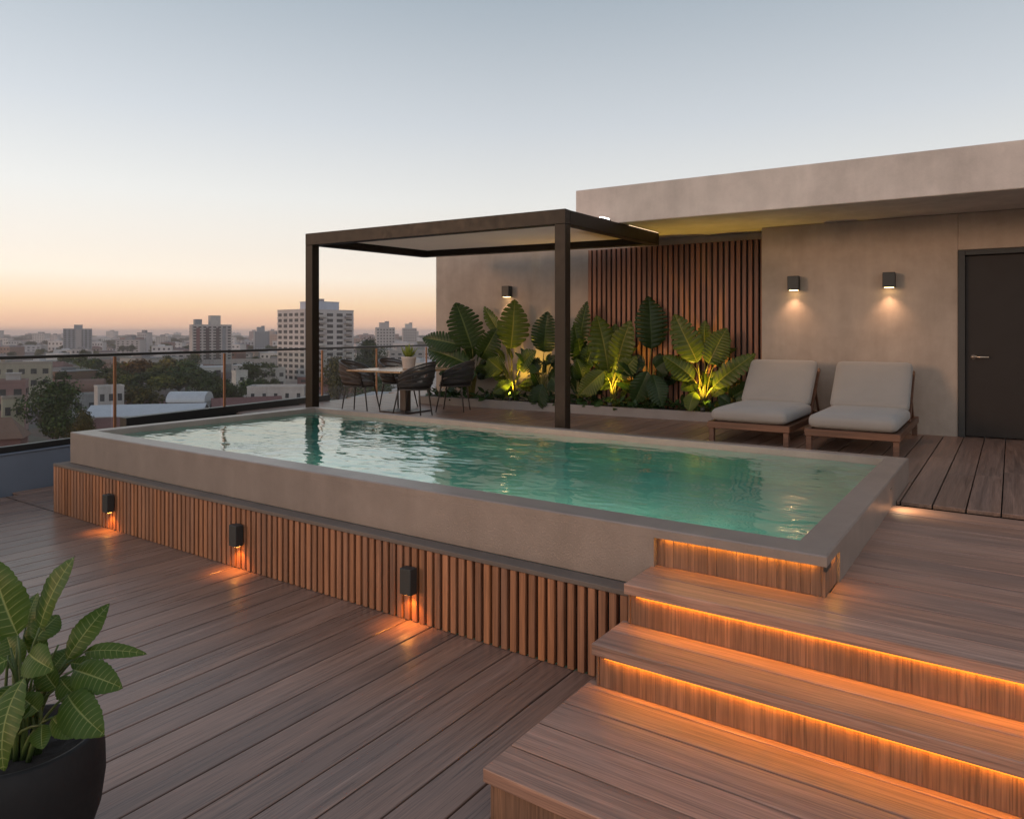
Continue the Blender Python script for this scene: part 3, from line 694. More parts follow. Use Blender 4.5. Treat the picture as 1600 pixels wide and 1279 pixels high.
# foreground pot
pp = at(32, 1400, 2.42); pp.z = -.6
pf = empty('potted_foliage_plant', pp, 0, 'charcoal round pot with variegated leafy plant in the front corner', 'potted plant')
m = MB(); m.lathe([(r_*.95, z_*.83) for r_, z_ in [(0, .0), (.15, .0), (.17, .012), (.215, .10), (.25, .22), (.264, .34), (.262, .44), (.246, .525), (.240, .535), (.228, .535), (.224, .52), (.216, .46), (0, .455)]], 64)
po = m.build('pot', M['pot'], pf)
m = MB(); rg = random.Random(3); vs = []
n1, n2 = 9, 40
for i in range(n1+1):
    for k in range(n2):
        rr = .203*i/n1; a = 2*math.pi*k/n2; vs.append((rr*math.cos(a), rr*math.sin(a), ( .394)+.016*noise.noise(Vector((rr*math.cos(a)*25, rr*math.sin(a)*25, 1)))+rg.uniform(-.004, .004)))
m.add(vs, [(i*n2+k, i*n2+(k+1) % n2, (i+1)*n2+(k+1) % n2, (i+1)*n2+k) for i in range(n1) for k in range(n2)], True); m.build('soil', M['soil'], po)
FLV = [(28, 992, -14, 872, 84, 2.40, 2.44), (62, 980, 117, 868, 66, 2.42, 2.46), (104, 1030, 172, 942, 50, 2.44, 2.52), (132, 1018, 230, 1021, 28, 2.46, 2.42), (116, 1046, 192, 1074, 58, 2.42, 2.36),
       (106, 1085, 164, 1148, 66, 2.36, 2.26), (38, 1058, 6, 1204, 74, 2.30, 2.16), (66, 1132, 66, 1170, 34, 2.30, 2.24), (82, 1120, 118, 1152, 30, 2.32, 2.26),
       (54, 1000, 92, 960, 56, 2.50, 2.58), (12, 1030, -50, 1080, 66, 2.34, 2.30), (46, 1020, 84, 1046, 56, 2.38, 2.30), (20, 1000, -30, 930, 60, 2.5, 2.55), (78, 1050, 112, 1010, 44, 2.48, 2.56), (30, 1040, 10, 990, 52, 2.46, 2.5), (70, 1030, 52, 960, 48, 2.52, 2.55), (50, 1090, 20, 1130, 40, 2.34, 2.28), (95, 1060, 130, 1095, 40, 2.42, 2.38), (88, 1075, 60, 1030, 44, 2.4, 2.44), (20, 1070, -20, 1130, 60, 2.32, 2.26), (110, 1035, 150, 1045, 34, 2.5, 2.54), (40, 980, 60, 925, 50, 2.55, 2.6), (60, 1110, 30, 1085, 44, 2.32, 2.3)]
ml, ms = MB(), MB(); rg = random.Random(12)
for i, (bx, by, tx, ty, w, d1, d2) in enumerate(FLV):
    B = at(bx, by, d1)-pp; T = at(tx, ty, d2)-pp
    nr = (Vector((-.1, -.75, .6))+Vector((rg.uniform(-.3, .3), 0, rg.uniform(-.1, .2)))).normalized()
    leaf(ml, B, T, w*2.4/F*.88, nr, 11, .0, .26 if ty > by else .10, .34, 400+i, .74, .022)
    petiole(ms, Vector((rg.uniform(-.06, .08), rg.uniform(-.05, .05), .39)), B, .0065)
for i in range(10):
    a = rg.uniform(0, 6.28); petiole(ms, Vector((rg.uniform(-.05, .07), rg.uniform(-.04, .04), .39)), Vector((.04+math.cos(a)*.08, math.sin(a)*.06, rg.uniform(.62, .75))), .006)
ml.build('foliage', M['leaf_pot'], pf); ms.build('stems', M['stem_pot'], pf)

# ------------------------------------------------------------------ city
def facade(name, c, var=.3, spots=0):
    m = N(name); co = m.obj(); oi = m.n('ShaderNodeObjectInfo').outputs['Random']; n = m.noise(co, .15, 4); n2 = m.noise(m.map(co, (1, 1, .15)), 1.2, 3)
    hsv = m.n('ShaderNodeHueSaturation'); hsv.inputs['Color'].default_value = (*c, 1)
    v = m.math('ADD', m.math('MULTIPLY', oi, var), 1-var*.6); v = m.math('MULTIPLY', v, m.math('ADD', m.math('MULTIPLY', n, .4), .6)); v = m.math('MULTIPLY', v, m.math('ADD', m.math('MULTIPLY', n2, .4), .8))
    m.l(v, hsv.inputs['Value']); m.l(m.math('ADD', m.math('MULTIPLY', oi, .06), .47), hsv.inputs['Hue'])
    m.set(Base_Color=hsv.outputs[0], Roughness=.85); return m.m
M['f_white'] = facade('white_render', (0.600, 0.552, 0.528)); M['f_pale'] = facade('pale_render', (0.480, 0.432, 0.408)); M['f_pink'] = facade('pink_render', (0.360, 0.240, 0.204)); M['f_beige'] = facade('beige_render', (0.384, 0.324, 0.264))
M['f_grey'] = facade('grey_render', (0.300, 0.300, 0.312)); M['f_blue'] = facade('cool_render', (0.480, 0.516, 0.576)); M['f_brick'] = facade('brick_render', (0.228, 0.126, 0.102))
M['r_tile'] = facade('clay_tile_roof', (0.192, 0.102, 0.084)); M['r_grey'] = facade('grey_flat_roof', (0.264, 0.252, 0.258)); M['r_pale'] = facade('pale_flat_roof', (0.504, 0.492, 0.504)); M['r_metal'] = plain('metal_roof', (0.432, 0.444, 0.480), .4, .2, .15, .5); M['r_dark'] = facade('dark_roof', (0.108, 0.078, 0.074))
M['win'] = plain('dark_window_glass', (.035, .038, .045), .25, 0, .3, .3); M['win_lit'] = emit('lit_window', (1, .75, .4), .8)
M['trunk'] = plain('tree_bark', (.06, .045, .03), .9)
M['crown_dark'] = crownmat('dark_green_crown', (.014, .026, .008), (.038, .062, .014), (.085, .115, .026))
M['crown_olive'] = crownmat('olive_crown', (.03, .034, .008), (.10, .095, .018), (.20, .165, .035))
M['crown_rust'] = crownmat('rusty_crown', (.05, .034, .008), (.19, .118, .022), (.32, .19, .04))

tag_n = 0
def winmesh(w, h):
    m = MB(); m.box(-w/2, w/2, -.06, .02, -h/2, h/2); return m.mesh('window')
def add_windows(par, W_, D_, H_, floors, nf, ns, side=1, zb=1.5, wf=.55, hf=.5, skip=None, lit=()):
    fh = (H_-zb-.6)/floors; me = winmesh(W_/nf*wf, fh*hf); ms_ = winmesh(D_/max(1, ns)*wf, fh*hf)
    me.materials.append(M['win']); ms_.materials.append(M['win'])
    for f in range(floors):
        z = zb+fh*(f+.5)
        for k in range(nf):
            if skip and skip(k, f): continue
            o = bpy.data.objects.new('window', me); COL.objects.link(o); o.parent = par; o.location = (-W_/2+W_/nf*(k+.5), -D_/2-.005, z)
        for k in range(ns):
            o = bpy.data.objects.new('window', ms_); COL.objects.link(o); o.parent = par; o.location = (side*(W_/2+.005), -D_/2+D_/ns*(k+.5), z); o.rotation_euler = (0, 0, side*R(90))
placed = []
def bld(name, label, x0, x1, D, ytop, rz=0, dw=.7, wall='f_white', roof='r_grey', kind='flat', floors=2, nf=4, ns=0, side=1, blocks=(), cat='building', group=None, zbase=GZ, wf=.5, hf=.45, eave=None, win=True):
    c = at((x0+x1)/2, HY, D); c.z = zbase
    a = math.atan2(c.x, c.y); ang = rz     # rz relative to facing the viewer
    proj = (x1-x0)/F*D*math.cos(a); W_ = proj/(math.cos(ang)+dw*abs(math.sin(ang))); D_ = W_*dw
    H_ = CZ+(HY-ytop)/F*D-zbase
    r = empty(name, c, -a+ang, label, cat, group); placed.append((c.x, c.y, max(W_, D_)*.6))
    hw = H_ if kind == 'flat' else (H_*.72 if eave is None else CZ+(HY-eave)/F*D-zbase)
    m = MB(); m.box(-W_/2, W_/2, -D_/2, D_/2, -.3, hw-.05); w = m.build('wall', M[wall], r)
    m = MB()
    if kind == 'flat':
        m.box(-W_/2+.25, W_/2-.25, -D_/2+.25, D_/2-.25, hw-.05, hw-.02)
        t = .25
        m2 = MB()
        for q in ((-W_/2-.08, W_/2+.08, -D_/2-.08, -D_/2+t), (-W_/2-.08, W_/2+.08, D_/2-t, D_/2+.08), (-W_/2-.08, -W_/2+t, -D_/2+t, D_/2-t), (W_/2-t, W_/2+.08, -D_/2+t, D_/2-t)): m2.box(*q, hw-.06, hw+.45)
        m2.build('parapet', M[wall], r)
    elif kind == 'gable':
        e = .5
        for sg in (-1, 1): m.add([(-W_/2-e, sg*(D_/2+e), hw-.2), (W_/2+e, sg*(D_/2+e), hw-.2), (W_/2+e, 0, H_), (-W_/2-e, 0, H_), (-W_/2-e, sg*(D_/2+e), hw-.4), (W_/2+e, sg*(D_/2+e), hw-.4), (W_/2+e, 0, H_-.2), (-W_/2-e, 0, H_-.2)],
            [(0, 1, 2, 3), (4, 5, 6, 7), (0, 1, 5, 4), (0, 3, 7, 4), (1, 2, 6, 5)])
        for sg in (-1, 1): m.add([(sg*W_/2, -D_/2, hw-.06), (sg*W_/2, D_/2, hw-.06), (sg*W_/2, 0, H_-.25)], [(0, 1, 2)])
    elif kind == 'hip':
        k = min(W_, D_)*.35
        m.add([(-W_/2-.5, -D_/2-.5, hw-.05), (W_/2+.5, -D_/2-.5, hw-.05), (W_/2+.5, D_/2+.5, hw-.05), (-W_/2-.5, D_/2+.5, hw-.05), (-W_/2+k, 0, H_), (W_/2-k, 0, H_)], [(0, 1, 5, 4), (2, 3, 4, 5), (1, 2, 5), (3, 0, 4), (0, 3, 2, 1)])
    elif kind == 'barrel':
        n = 14; vs = []
        for i in range(n+1):
            t = math.pi*i/n; vs += [(-W_/2-.3, -math.cos(t)*(D_/2+.3), hw-.05+math.sin(t)*(H_-hw)), (W_/2+.3, -math.cos(t)*(D_/2+.3), hw-.05+math.sin(t)*(H_-hw))]
        m.add(vs, [(2*i, 2*i+1, 2*i+3, 2*i+2) for i in range(n)]+[tuple(range(0, 2*n+2, 2)), tuple(range(2*n+1, 0, -2))])
    rf = m.build('roof', M[roof], r)
    for (bx, by, bw, bd, bh, bm) in blocks:
        m = MB(); m.box(W_*(bx-bw/2), W_*(bx+bw/2), D_*(by-bd/2), D_*(by+bd/2), hw-.04, hw+bh); m.box(W_*(bx-bw/2)-.15, W_*(bx+bw/2)+.15, D_*(by-bd/2)-.15, D_*(by+bd/2)+.15, hw+bh, hw+bh+.25)
        m.build('roof_block', M[bm], r)
    if win: add_windows(r, W_, D_, hw, floors, nf, ns, side, 1.2 if hw < 20 else 3.5, wf, hf)
    r['dims'] = (W_, D_, hw)
    return r
# --- three tall blocks
t3 = bld('apartment_tower', 'tallest pale apartment tower, half hidden behind the left pergola post', 434, 553, 322, 486, R(34), .85, 'f_white', 'r_grey', floors=12, nf=5, ns=5, side=-1, blocks=((.05, -.05, .52, .5, 3.9, 'f_blue'), (.0, 0, .2, .25, 5.2, 'f_pale')), cat='tower', hf=.55, wf=.62)
W_, D_, H_ = t3['dims']
fh = (H_-3.5-.6)/12
for f in range(12):                            # balconies stacked up the front
    z = 3.5+fh*f+.1
    for kx, kw in ((-.18, .16), (.36, .14)):
        m = MB(); m.box(W_*(kx-kw/2), W_*(kx+kw/2), -D_/2-1.3, -D_/2-.02, z, z+.18); m.box(W_*(kx-kw/2), W_*(kx+kw/2), -D_/2-1.3, -D_/2-1.2, z+.18, z+1.15)
        m.build('balcony', M['f_pale'], t3)
    m = MB(); m.box(-W_/2-.12, W_/2+.12, -D_/2-.12, D_/2+.12, z-.3, z-.05); m.build('floor_band', M['f_white'], t3)
m = MB(); m.box(-.26*W_, -.21*W_, -D_/2-.25, -D_/2-.02, 3.5, H_-1); m.build('stair_panel', M['r_dark'], t3)
t2 = bld('apartment_tower', 'grey apartment slab with two roof boxes and a thin mast, left of the tallest tower', 296, 362, 558, 508, R(10), .5, 'f_pale', 'r_grey', floors=12, nf=8, ns=0, blocks=((-.33, 0, .17, .6, 4.2, 'f_grey'), (.1, 0, .26, .7, 7.2, 'f_pale')), cat='tower', hf=.5, wf=.6)
W_, D_, H_ = t2['dims']
m = MB(); m.beam((W_*.12, 0, H_+7), (W_*.12, 0, H_+13), .25, .25); m.build('mast', M['f_grey'], t2)
for kx, mt in ((-.36, 'f_brick'), (-.12, 'r_dark'), (.14, 'r_dark'), (.30, 'f_grey')):
    m = MB(); m.box(W_*(kx-.045), W_*(kx+.045), -D_/2-.3, -D_/2-.02, 4, H_-2); m.build('stair_panel', M[mt], t2)
fh = (H_-4.1)/12
for f in range(12):
    m = MB(); m.box(-W_/2-.15, W_/2+.15, -D_/2-.2, D_/2+.2, 3.5+fh*f-.25, 3.5+fh*f+.35); m.build('floor_band', M['f_pale'], t2)
t1 = bld('apartment_tower', 'distant grey tower with one roof box, the leftmost high block', 99, 144, 880, 514, R(0), .6, 'f_grey', 'r_grey', floors=11, nf=7, ns=0, blocks=((.02, 0, .3, .7, 5.0, 'f_grey'),), cat='tower', hf=.5, wf=.5)
W_, D_, H_ = t1['dims']; m = MB(); m.box(-.07*W_, .13*W_, -D_/2-1.2, -D_/2+.02, 0, H_-.5); m.build('stair_panel', M['f_pale'], t1)
for x0, x1, D, yt, lb, wl in ((586, 617, 800, 512, 'pinkish stepped high-rise on the skyline left of the succulent', 'f_pale'), (628, 651, 900, 513, 'slim high-rise with roof box on the skyline above the succulent', 'f_pale'),
                              (396, 421, 900, 518, 'twin grey high-rise between the slab block and the tallest tower', 'f_grey'), (604, 672, 430, 548, 'pale wide block behind the table succulent, right of the trees', 'f_pale')):
    bld('apartment_block', lb, x0, x1, D, yt, R(8), .6, wl, 'r_grey', floors=8 if D > 500 else 5, nf=6, blocks=((-.05, 0, .5, .6, 5.5 if D > 500 else 2, wl), (.1, 0, .2, .3, 7 if D > 500 else 3, 'f_grey')), cat='building')
# --- roofs nearer the terrace
bld('flat_roofed_building', 'long pale grey building at the left edge, its flat roof just under the rail', -50, 85, 248, 568, R(-4), .5, 'f_beige', 'r_pale', floors=3, nf=7)
bld('town_building', 'pinkish rendered building with pale flat roof at the left edge', -34, 46, 150, 596, R(-6), .8, 'f_pink', 'r_pale', floors=4, nf=3, ns=2, blocks=((.2, .1, .3, .4, 1.5, 'f_pale'),))
bld('town_building', 'low beige annexe in front of the pinkish building', 2, 38, 132, 622, R(4), .7, 'f_beige', 'r_tile', floors=3, nf=2)
bld('tiled_house', 'house with dark clay tiled roof at the left edge, right above the parapet', -40, 44, 112, 652, R(-12), .8, 'f_brick', 'r_tile', 'hip', floors=2, nf=3)
bld('warehouse', 'long low warehouse with arched dark red roof beyond the biggest tree', 84, 166, 240, 592, R(-8), .55, 'f_brick', 'r_tile', 'barrel', floors=1, nf=6, eave=608)
bld('flat_roofed_house', 'low flat building with pale roof carrying no box, behind the long white hall', 108, 178, 200, 616, R(5), .6, 'f_grey', 'r_pale', floors=1, nf=3)
bld('white_house', 'small white cube house just left of a bronze railing post', 147, 194, 188, 604, R(12), .7, 'f_white', 'r_pale', floors=2, nf=3, ns=1)
bld('white_hall', 'long white hall with pale sheet roof seen behind the pool corner', 138, 330, 172, 631, R(-14), .42, 'f_white', 'r_metal', 'gable', floors=1, nf=8, eave=644, hf=.3)
bld('tiled_house', 'dark roofed house between the white cube house and the curved metal roof', 192, 272, 206, 610, R(6), .6, 'f_pink', 'r_dark', 'gable', floors=2, nf=4, eave=622)
bld('workshop', 'workshop with curved blue grey metal roof left of a bronze post', 262, 332, 188, 611, R(-20), .7, 'f_grey', 'r_metal', 'barrel', floors=1, nf=3, eave=626)
bld('white_house', 'small white house with one tiny window right of a bronze post', 362, 387, 262, 580, R(25), .8, 'f_white', 'r_pale', floors=2, nf=1, ns=0, hf=.3, wf=.3)
bld('flat_roofed_building', 'long pale roofed building behind the small white house', 368, 446, 300, 576, R(4), .4, 'f_pale', 'r_pale', floors=2, nf=6)
bld('white_house', 'wide white house with dark windows touching the left pergola post', 387, 484, 208, 604, R(-12), .5, 'f_white', 'r_pale', floors=2, nf=5, hf=.4, wf=.3)
bld('tiled_house', 'low brown roofed house beneath the wide white house', 332, 440, 176, 620, R(5), .5, 'f_brick', 'r_tile', 'gable', floors=1, nf=4, eave=634)
bld('tiled_house', 'clay roofed house below the long white hall near the pool corner', 128, 240, 136, 652, R(-10), .5, 'f_brick', 'r_tile', 'hip', floors=1, nf=4, eave=668)
bld('flat_roofed_building', 'wide pale building at the foot of the grey slab tower', 206, 300, 520, 552, R(3), .4, 'f_pale', 'r_pale', floors=3, nf=8)
bld('flat_roofed_building', 'pale low row right of the slab tower, behind the rail', 362, 434, 400, 562, R(-5), .4, 'f_pale', 'r_grey', floors=2, nf=6)
# --- trees
def crown_mesh(seed, n, leafsz, spread=.30):
    rg = random.Random(seed); m = MB(); blobs = []
    for i in range(22):
        a = rg.uniform(0, 6.28); rr = rg.uniform(0, .36); z = rg.uniform(.42, .86)
        if z > .72: rr *= .6
        blobs.append((Vector((rr*math.cos(a), rr*math.sin(a), z)), rg.uniform(.10, .2)))
    for i in range(n):
        c, r_ = rg.choice(blobs); d = Vector((rg.gauss(0, 1), rg.gauss(0, 1), rg.gauss(0, 1))).normalized()
        p = c+d*r_*rg.uniform(.55, 1.08); a = Vector((rg.gauss(0, 1), rg.gauss(0, 1), rg.gauss(0, .6))).normalized(); nn = (d+Vector((rg.gauss(0, .5), rg.gauss(0, .5), rg.gauss(0, .5)+.3))).normalized()
        s1 = a.cross(nn).normalized()*leafsz*rg.uniform(.6, 1.4); s2 = nn.cross(s1).normalized()*leafsz*rg.uniform(.6, 1.5)
        m.add([p-s1, p+s2*.6, p+s1, p-s2], [(0, 1, 2, 3)])
    return m.mesh('crown')
def trunk_mesh(seed):
    rg = random.Random(seed); m = MB(); m.tube([(0, 0, -.02), (.01, 0, .2), (0, .01, .45), (.01, 0, .7)], [.035, .028, .022, .008], 8)
    for i in range(6):
        a = rg.uniform(0, 6.28); z = rg.uniform(.25, .45); m.tube([(0, 0, z), (.12*math.cos(a), .12*math.sin(a), z+.14), (.24*math.cos(a), .24*math.sin(a), z+.24)], [.014, .010, .004], 6)
    return m.mesh('trunk')
CR = [crown_mesh(i, 1500, .032) for i in range(4)]+[crown_mesh(20, 9000, .0165), crown_mesh(21, 7000, .018)]; TR = [trunk_mesh(i) for i in range(3)]
CRM = {}
def tree(c, h, wr, v, mt, label, group=None, rz=0):
    k = (v, mt)
    if k not in CRM:
        me = CR[v].copy(); me.materials.append(M[mt]); CRM[k] = me
    r = empty('tree', c, rz, label, 'tree', group); r.scale = (h*wr, h*wr, h)
    o = bpy.data.objects.new('crown', CRM[k]); COL.objects.link(o); o.parent = r
    t = bpy.data.objects.new('trunk', TR[v % 3]); COL.objects.link(t); t.parent = r
    if not t.data.materials: t.data.materials.append(M['trunk'])
    placed.append((c.x, c.y, h*wr*.35)); return r
def tpx(x, D, ytop, wpx, v, mt, label, group=None):
    c = at(x, HY, D); c.z = GZ; h = (CZ+(HY-ytop)/F*D-GZ)/.97; tree(c, h, wpx/F*D/h/.98, v, mt, label, group, x*.7)
tpx(88, 132, 594, 112, 4, 'crown_dark', 'biggest dark green tree, left of the pool corner')
tpx(132, 116, 646, 60, 5, 'crown_olive', 'smaller yellowish green tree in front of the biggest tree')
tpx(578, 330, 530, 62, 4, 'crown_dark', 'tall dark tree rising behind the dining chairs')
tpx(528, 205, 560, 70, 5, 'crown_olive', 'broad olive tree right of the left pergola post')
tpx(590, 175, 590, 90, 5, 'crown_dark', 'low dark tree seen under the table top')
G1 = 'trees in a row behind the white roofs'
for x, D, yt, w, mt in ((184, 270, 580, 44, 'crown_olive'), (258, 255, 584, 44, 'crown_olive'), (310, 270, 574, 44, 'crown_dark'), (172, 290, 574, 44, 'crown_dark'), (196, 310, 566, 46, 'crown_olive'), (222, 300, 560, 54, 'crown_rust'), (250, 290, 566, 46, 'crown_olive'), (268, 300, 560, 48, 'crown_rust'), (292, 285, 562, 46, 'crown_dark'), (236, 262, 580, 46, 'crown_dark'), (205, 262, 584, 40, 'crown_olive'), (280, 262, 582, 46, 'crown_dark')):
    tpx(x, D, yt, w*1.5, int(x) % 4, mt, {'crown_dark': 'dark green tree in the row behind the white roofs', 'crown_olive': 'olive green tree in the row behind the white roofs', 'crown_rust': 'tree with rusty autumn leaves in the row behind the white roofs'}[mt], G1)
G2 = 'trees between the white houses'
for x, D, yt, w in ((316, 240, 588, 40), (338, 245, 586, 36), (350, 230, 596, 40), (392, 290, 566, 34), (415, 300, 566, 34), (408, 235, 592, 34), (430, 240, 590, 30), (336, 205, 604, 40), (360, 210, 600, 34)):
    tpx(x, D, yt, w*1.35, int(x) % 4, 'crown_dark', 'dark tree between the small white houses by the pergola post', G2)
# --- filler houses, far blocks and trees: many alike
rg = random.Random(42)
def proto(kind, wall, roof):
    r = bpy.data.objects.new({'g': 'tiled_house', 'f': 'flat_roofed_house', 'b': 'apartment_block'}[kind], None)
    ms = MB(); ms.box(-.5, .5, -.5, .5, -.02, .99 if kind != 'g' else .68); o1 = ('wall', ms.mesh('wall'), wall)
    mr = MB()
    if kind == 'g': mr.add([(-.54, -.56, .66), (.54, -.56, .66), (.54, .56, .66), (-.54, .56, .66), (-.3, 0, 1), (.3, 0, 1)], [(0, 1, 5, 4), (2, 3, 4, 5), (1, 2, 5), (3, 0, 4), (0, 3, 2, 1)])
    else: mr.box(-.51, .51, -.51, .51, .99, 1.03); mr.box(-.2, .12, -.2, .25, 1.03, 1.16)
    parts = [o1, ('roof', mr.mesh('roof'), roof)]
    fl = {'g': 1, 'f': 2, 'b': 6}[kind]; nb = {'g': 3, 'f': 4, 'b': 5}[kind]
    mw = MB(); tz = .64 if kind == 'g' else .95
    for f in range(fl): mw.box(-.5, .5, 0, 0, 0, 0) if False else [mw.box(-.5+(k+.28)/nb, -.5+(k+.72)/nb, -.507, -.49, tz*(f+.35)/fl, tz*(f+.75)/fl) for k in range(nb)]
    parts.append(('window_band', mw.mesh('window_band'), 'win'))
    for n, me, mt in parts: me.materials.append(M[mt])
    bpy.data.objects.remove(r)
    ww = MB(); ww.box(-.22/nb, .22/nb, -.007, .01, -.2*tz/fl, .2*tz/fl); wm = ww.mesh('window'); wm.materials.append(M['win'])
    spots = [(-.5+(k+.5)/nb, tz*(f+.55)/fl) for f in range(fl) for k in range(nb)]
    return [(n, me) for n, me, mt in parts], wm, spots
PK = [('g', 'f_pink', 'r_tile'), ('g', 'f_pale', 'r_dark'), ('f', 'f_pale', 'r_grey'), ('f', 'f_white', 'r_pale'), ('b', 'f_pale', 'r_grey'), ('b', 'f_white', 'r_grey'), ('f', 'f_brick', 'r_grey'), ('b', 'f_pink', 'r_grey')]
PR = [proto(*k) for k in PK]
INFO = {'g': ('tiled_house', 'low house with a dark hipped roof among many in the city below', 'house', 'hipped roof houses in the city'), 'f': ('flat_roofed_house', 'low flat roofed house among many in the city below', 'house', 'flat roofed houses in the city'),
        'b': ('apartment_block', 'small pale block of flats in the hazy far city', 'building', 'small blocks of flats in the far city')}
def free(x, y, r): return all((x-a)**2+(y-b)**2 > (r+q)**2 for a, b, q in placed)
def put(D, x, kind_i, w, d, h):
    kd = PK[kind_i][0]; nm, lb, ct, gp = INFO[kd]; c = at(x, HY, D); c.z = GZ
    if not free(c.x, c.y, max(w, d)*.55): return False
    r = empty(nm, c, rg.uniform(-.5, .5), lb, ct, gp); r.scale = (w, d, h); placed.append((c.x, c.y, max(w, d)*.55))
    for n, me in PR[kind_i][0]:
        if n == 'window_band' and D < 600:
            for wx, wz in PR[kind_i][2]: o = bpy.data.objects.new('window', PR[kind_i][1]); COL.objects.link(o); o.parent = r; o.location = (wx, -.5, wz)
            continue
        o = bpy.data.objects.new(n, me); COL.objects.link(o); o.parent = r
    return True
cnt = {'g': 0, 'f': 0, 'b': 0}
for D, n in ((150, 10), (215, 14), (330, 24), (430, 26), (540, 30), (680, 34), (850, 38), (1050, 42), (1350, 46), (1750, 62), (2300, 66), (3000, 66), (4000, 60)):
    for i in range(n):
        x = rg.uniform(-160, 760); DD = D*rg.uniform(.88, 1.14); k = rg.random()
        far = D > 800
        if rg.random() < (.16 if far else .03): ki = rg.choice((4, 5, 7)); h = rg.uniform(16, 30)*(1 if D < 2000 else 1.2); w = rg.uniform(14, 26); d = w*rg.uniform(.5, .9)
        elif rg.random() < .45: ki = rg.choice((0, 1)); h = rg.uniform(5.5, 8.5); w = rg.uniform(11, 20); d = rg.uniform(9, 13)
        else: ki = rg.choice((2, 3, 3, 3, 6)); h = rg.uniform(5, 11)*(1.3 if far else 1); w = rg.uniform(12, 26); d = rg.uniform(9, 16)
        g = 1+max(0, D-1200)/3500
        if put(DD, x, ki, w*g, d*g, h): cnt[PK[ki][0]] += 1
nt = 0
for D, n in ((200, 8), (300, 16), (420, 22), (560, 28), (760, 32), (1000, 36), (1400, 50), (2000, 50), (2800, 46)):
    for i in range(n):
        x = rg.uniform(-150, 740); DD = D*rg.uniform(.86, 1.16); c = at(x, HY, DD); c.z = GZ; h = rg.uniform(7, 12)*(1+max(0, D-900)/2500); w = rg.uniform(.9, 1.5)*(1+max(0, D-600)/900)
        if free(c.x, c.y, h*w*.25): tree(c, h, w, rg.randint(0, 3), rg.choice(('crown_dark', 'crown_dark', 'crown_olive')), 'small dark tree among the distant roofs of the city', 'scattered trees of the city', rg.uniform(0, 6)); nt += 1
print('filler', cnt, 'trees', nt)
# city ground
def groundmat():
    m = N('city_ground'); co = m.obj(); n = m.noise(co, .012, 6, .65); n2 = m.noise(co, .06, 5, .7); v = m.n('ShaderNodeTexVoronoi'); v.inputs['Scale'].default_value = .03; m.l(co, v.inputs['Vector'])
    col = m.ramp(n, [(.35, (.035, .045, .025)), (.5, (.09, .075, .065)), (.62, (.16, .13, .12)), (.75, (.05, .05, .035))])
    col = m.mix(m.math('MULTIPLY', n2, .7), col, v.outputs['Color'], 'MULTIPLY')
    m.set(Base_Color=col, Roughness=.95); return m.m
m = MB(); n = 24; S = 9000
m.add([(-S+2*S*i/n, -600+(S+600)*j/n, 0) for j in range(n+1) for i in range(n+1)], [(j*(n+1)+i, j*(n+1)+i+1, (j+1)*(n+1)+i+1, (j+1)*(n+1)+i) for j in range(n) for i in range(n)])
g = tag(m.build('ground', groundmat()), kind='structure'); g.location.z = GZ-.02
HAZE = True
if HAZE:
    m = MB(); m.box(-9100, 9100, -700, 9100, GZ-1.02, 36); h = m.build('haze', None); tag(h, kind='stuff')
    hm = bpy.data.materials.new('haze_air'); hm.use_nodes = True; t = hm.node_tree; t.nodes.remove(t.nodes['Principled BSDF'])
    pv = t.nodes.new('ShaderNodeVolumePrincipled'); pv.inputs['Color'].default_value = (.96, .86, .83, 1); pv.inputs['Density'].default_value = .00022; t.links.new(pv.outputs[0], t.nodes['Material Output'].inputs['Volume']); h.data.materials.append(hm)

# ------------------------------------------------------------------ sky, sun, camera
w = bpy.data.worlds.new('World'); sc.world = w; w.use_nodes = True; t = w.node_tree; bg = t.nodes['Background']
SUN_EL, SUN_DIR = 4.0, Vector((-.90, -.42, 0)).normalized()
tc = t.nodes.new('ShaderNodeTexCoord'); sx = t.nodes.new('ShaderNodeSeparateXYZ'); t.links.new(tc.outputs['Generated'], sx.inputs[0])
def lin(*c): return tuple((x/255/12.92 if x < 10 else ((x/255+.055)/1.055)**2.4) for x in c)
def wramp(stops):
    cr = t.nodes.new('ShaderNodeValToRGB'); e = cr.color_ramp.elements
    while len(e) < len(stops): e.new(.5)
    for q, (p, c) in zip(e, stops): q.position = p; q.color = (*lin(*c), 1)
    t.links.new(sx.outputs[2], cr.inputs[0]); return cr.outputs[0]
dusk = wramp([(0, (268, 212, 176)), (.008, (264, 211, 174)), (.018, (258, 208, 172)), (.036, (262, 225, 184)), (.073, (259, 245, 227)), (.107, (250, 241, 229)), (.176, (238, 238, 235)), (.274, (212, 218, 224)), (.42, (174, 186, 197)), (.65, (162, 173, 189)), (1, (150, 163, 184))])
sky = t.nodes.new('ShaderNodeTexSky'); sky.sky_type = 'NISHITA'; sky.sun_disc = False; sky.sun_elevation = R(SUN_EL); sky.sun_rotation = math.atan2(SUN_DIR.x, SUN_DIR.y); sky.dust_density = 2
sm = t.nodes.new('ShaderNodeMix'); sm.data_type = 'RGBA'; sm.blend_type = 'MULTIPLY'; sm.inputs[0].default_value = 1; t.links.new(sky.outputs[0], sm.inputs[6]); sm.inputs[7].default_value = (.12, .12, .12, 1)
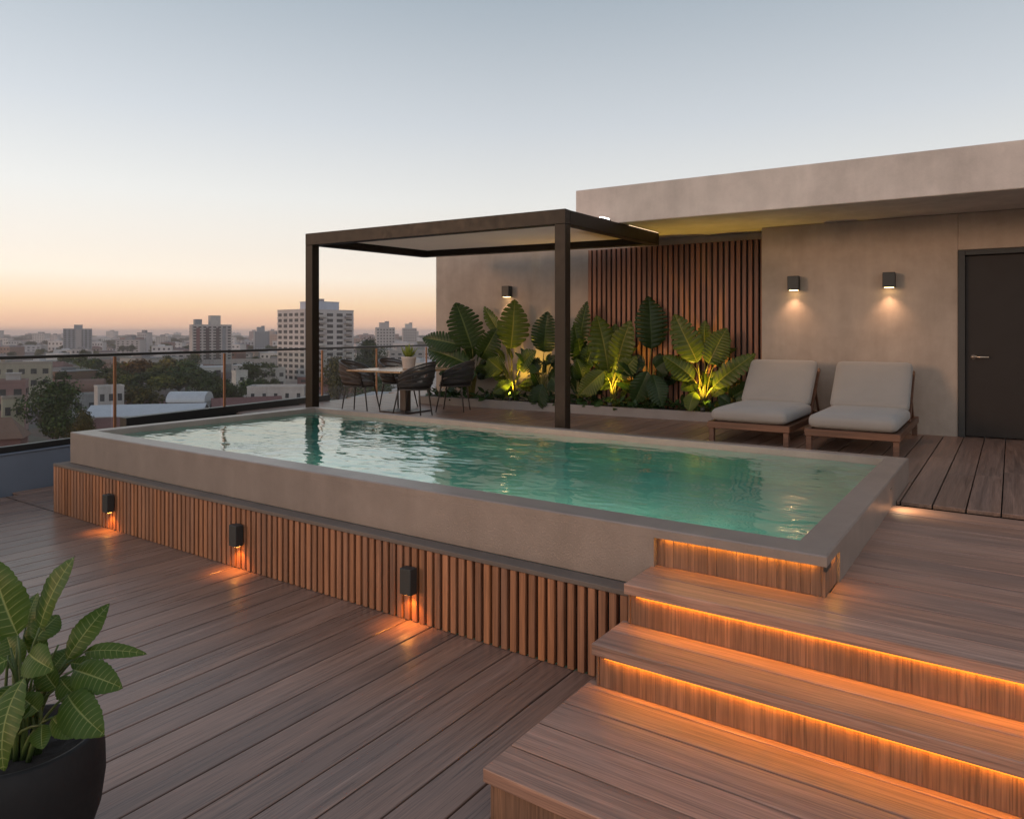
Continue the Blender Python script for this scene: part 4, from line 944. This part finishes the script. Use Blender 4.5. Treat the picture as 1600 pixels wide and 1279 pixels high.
mx = t.nodes.new('ShaderNodeMix'); mx.data_type = 'RGBA'; mx.inputs[0].default_value = .05; t.links.new(dusk, mx.inputs[6]); t.links.new(sm.outputs[2], mx.inputs[7])
bk = t.nodes.new('ShaderNodeMapRange'); bk.inputs[1].default_value = .1; bk.inputs[2].default_value = -.9; bk.inputs[3].default_value = 1; bk.inputs[4].default_value = 1.45; t.links.new(sx.outputs[1], bk.inputs[0])   # unseen sky behind the camera is raised to light the roof fascia
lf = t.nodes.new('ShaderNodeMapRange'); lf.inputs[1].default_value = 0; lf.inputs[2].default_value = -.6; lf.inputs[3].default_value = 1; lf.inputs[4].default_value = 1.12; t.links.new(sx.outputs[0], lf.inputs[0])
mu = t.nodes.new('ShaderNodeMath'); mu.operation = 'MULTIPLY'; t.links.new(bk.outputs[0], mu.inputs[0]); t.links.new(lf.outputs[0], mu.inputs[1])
vm = t.nodes.new('ShaderNodeVectorMath'); vm.operation = 'SCALE'
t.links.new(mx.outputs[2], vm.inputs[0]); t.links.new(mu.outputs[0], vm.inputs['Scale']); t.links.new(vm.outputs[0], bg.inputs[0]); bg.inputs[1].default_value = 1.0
sd = bpy.data.lights.new('sun', 'SUN'); sd.energy = .75; sd.angle = R(10); sd.color = (1, .55, .30); so = bpy.data.objects.new('sun', sd); COL.objects.link(so)
dirv = -(SUN_DIR*math.cos(R(SUN_EL+4))+Vector((0, 0, math.sin(R(SUN_EL+4))))); so.rotation_euler = dirv.to_track_quat('-Z', 'Y').to_euler(); so.location = (-20, -10, 20)
cam = bpy.data.cameras.new('camera'); co_ = bpy.data.objects.new('camera', cam); COL.objects.link(co_); sc.camera = co_
co_.location = (0, 0, CZ); co_.rotation_euler = (R(90), 0, 0); cam.sensor_width = 36; cam.lens = F/1600*36; cam.shift_y = -(639.5-HY)/1600; cam.clip_start = .05; cam.clip_end = 30000
sc.view_settings.view_transform = 'Standard'; sc.view_settings.look = 'None'; sc.view_settings.exposure = 0; sc.view_settings.gamma = 1
sc.cycles.use_denoising = True; sc.cycles.max_bounces = 8; sc.cycles.transparent_max_bounces = 16; sc.cycles.volume_bounces = 0; sc.cycles.sample_clamp_indirect = 4
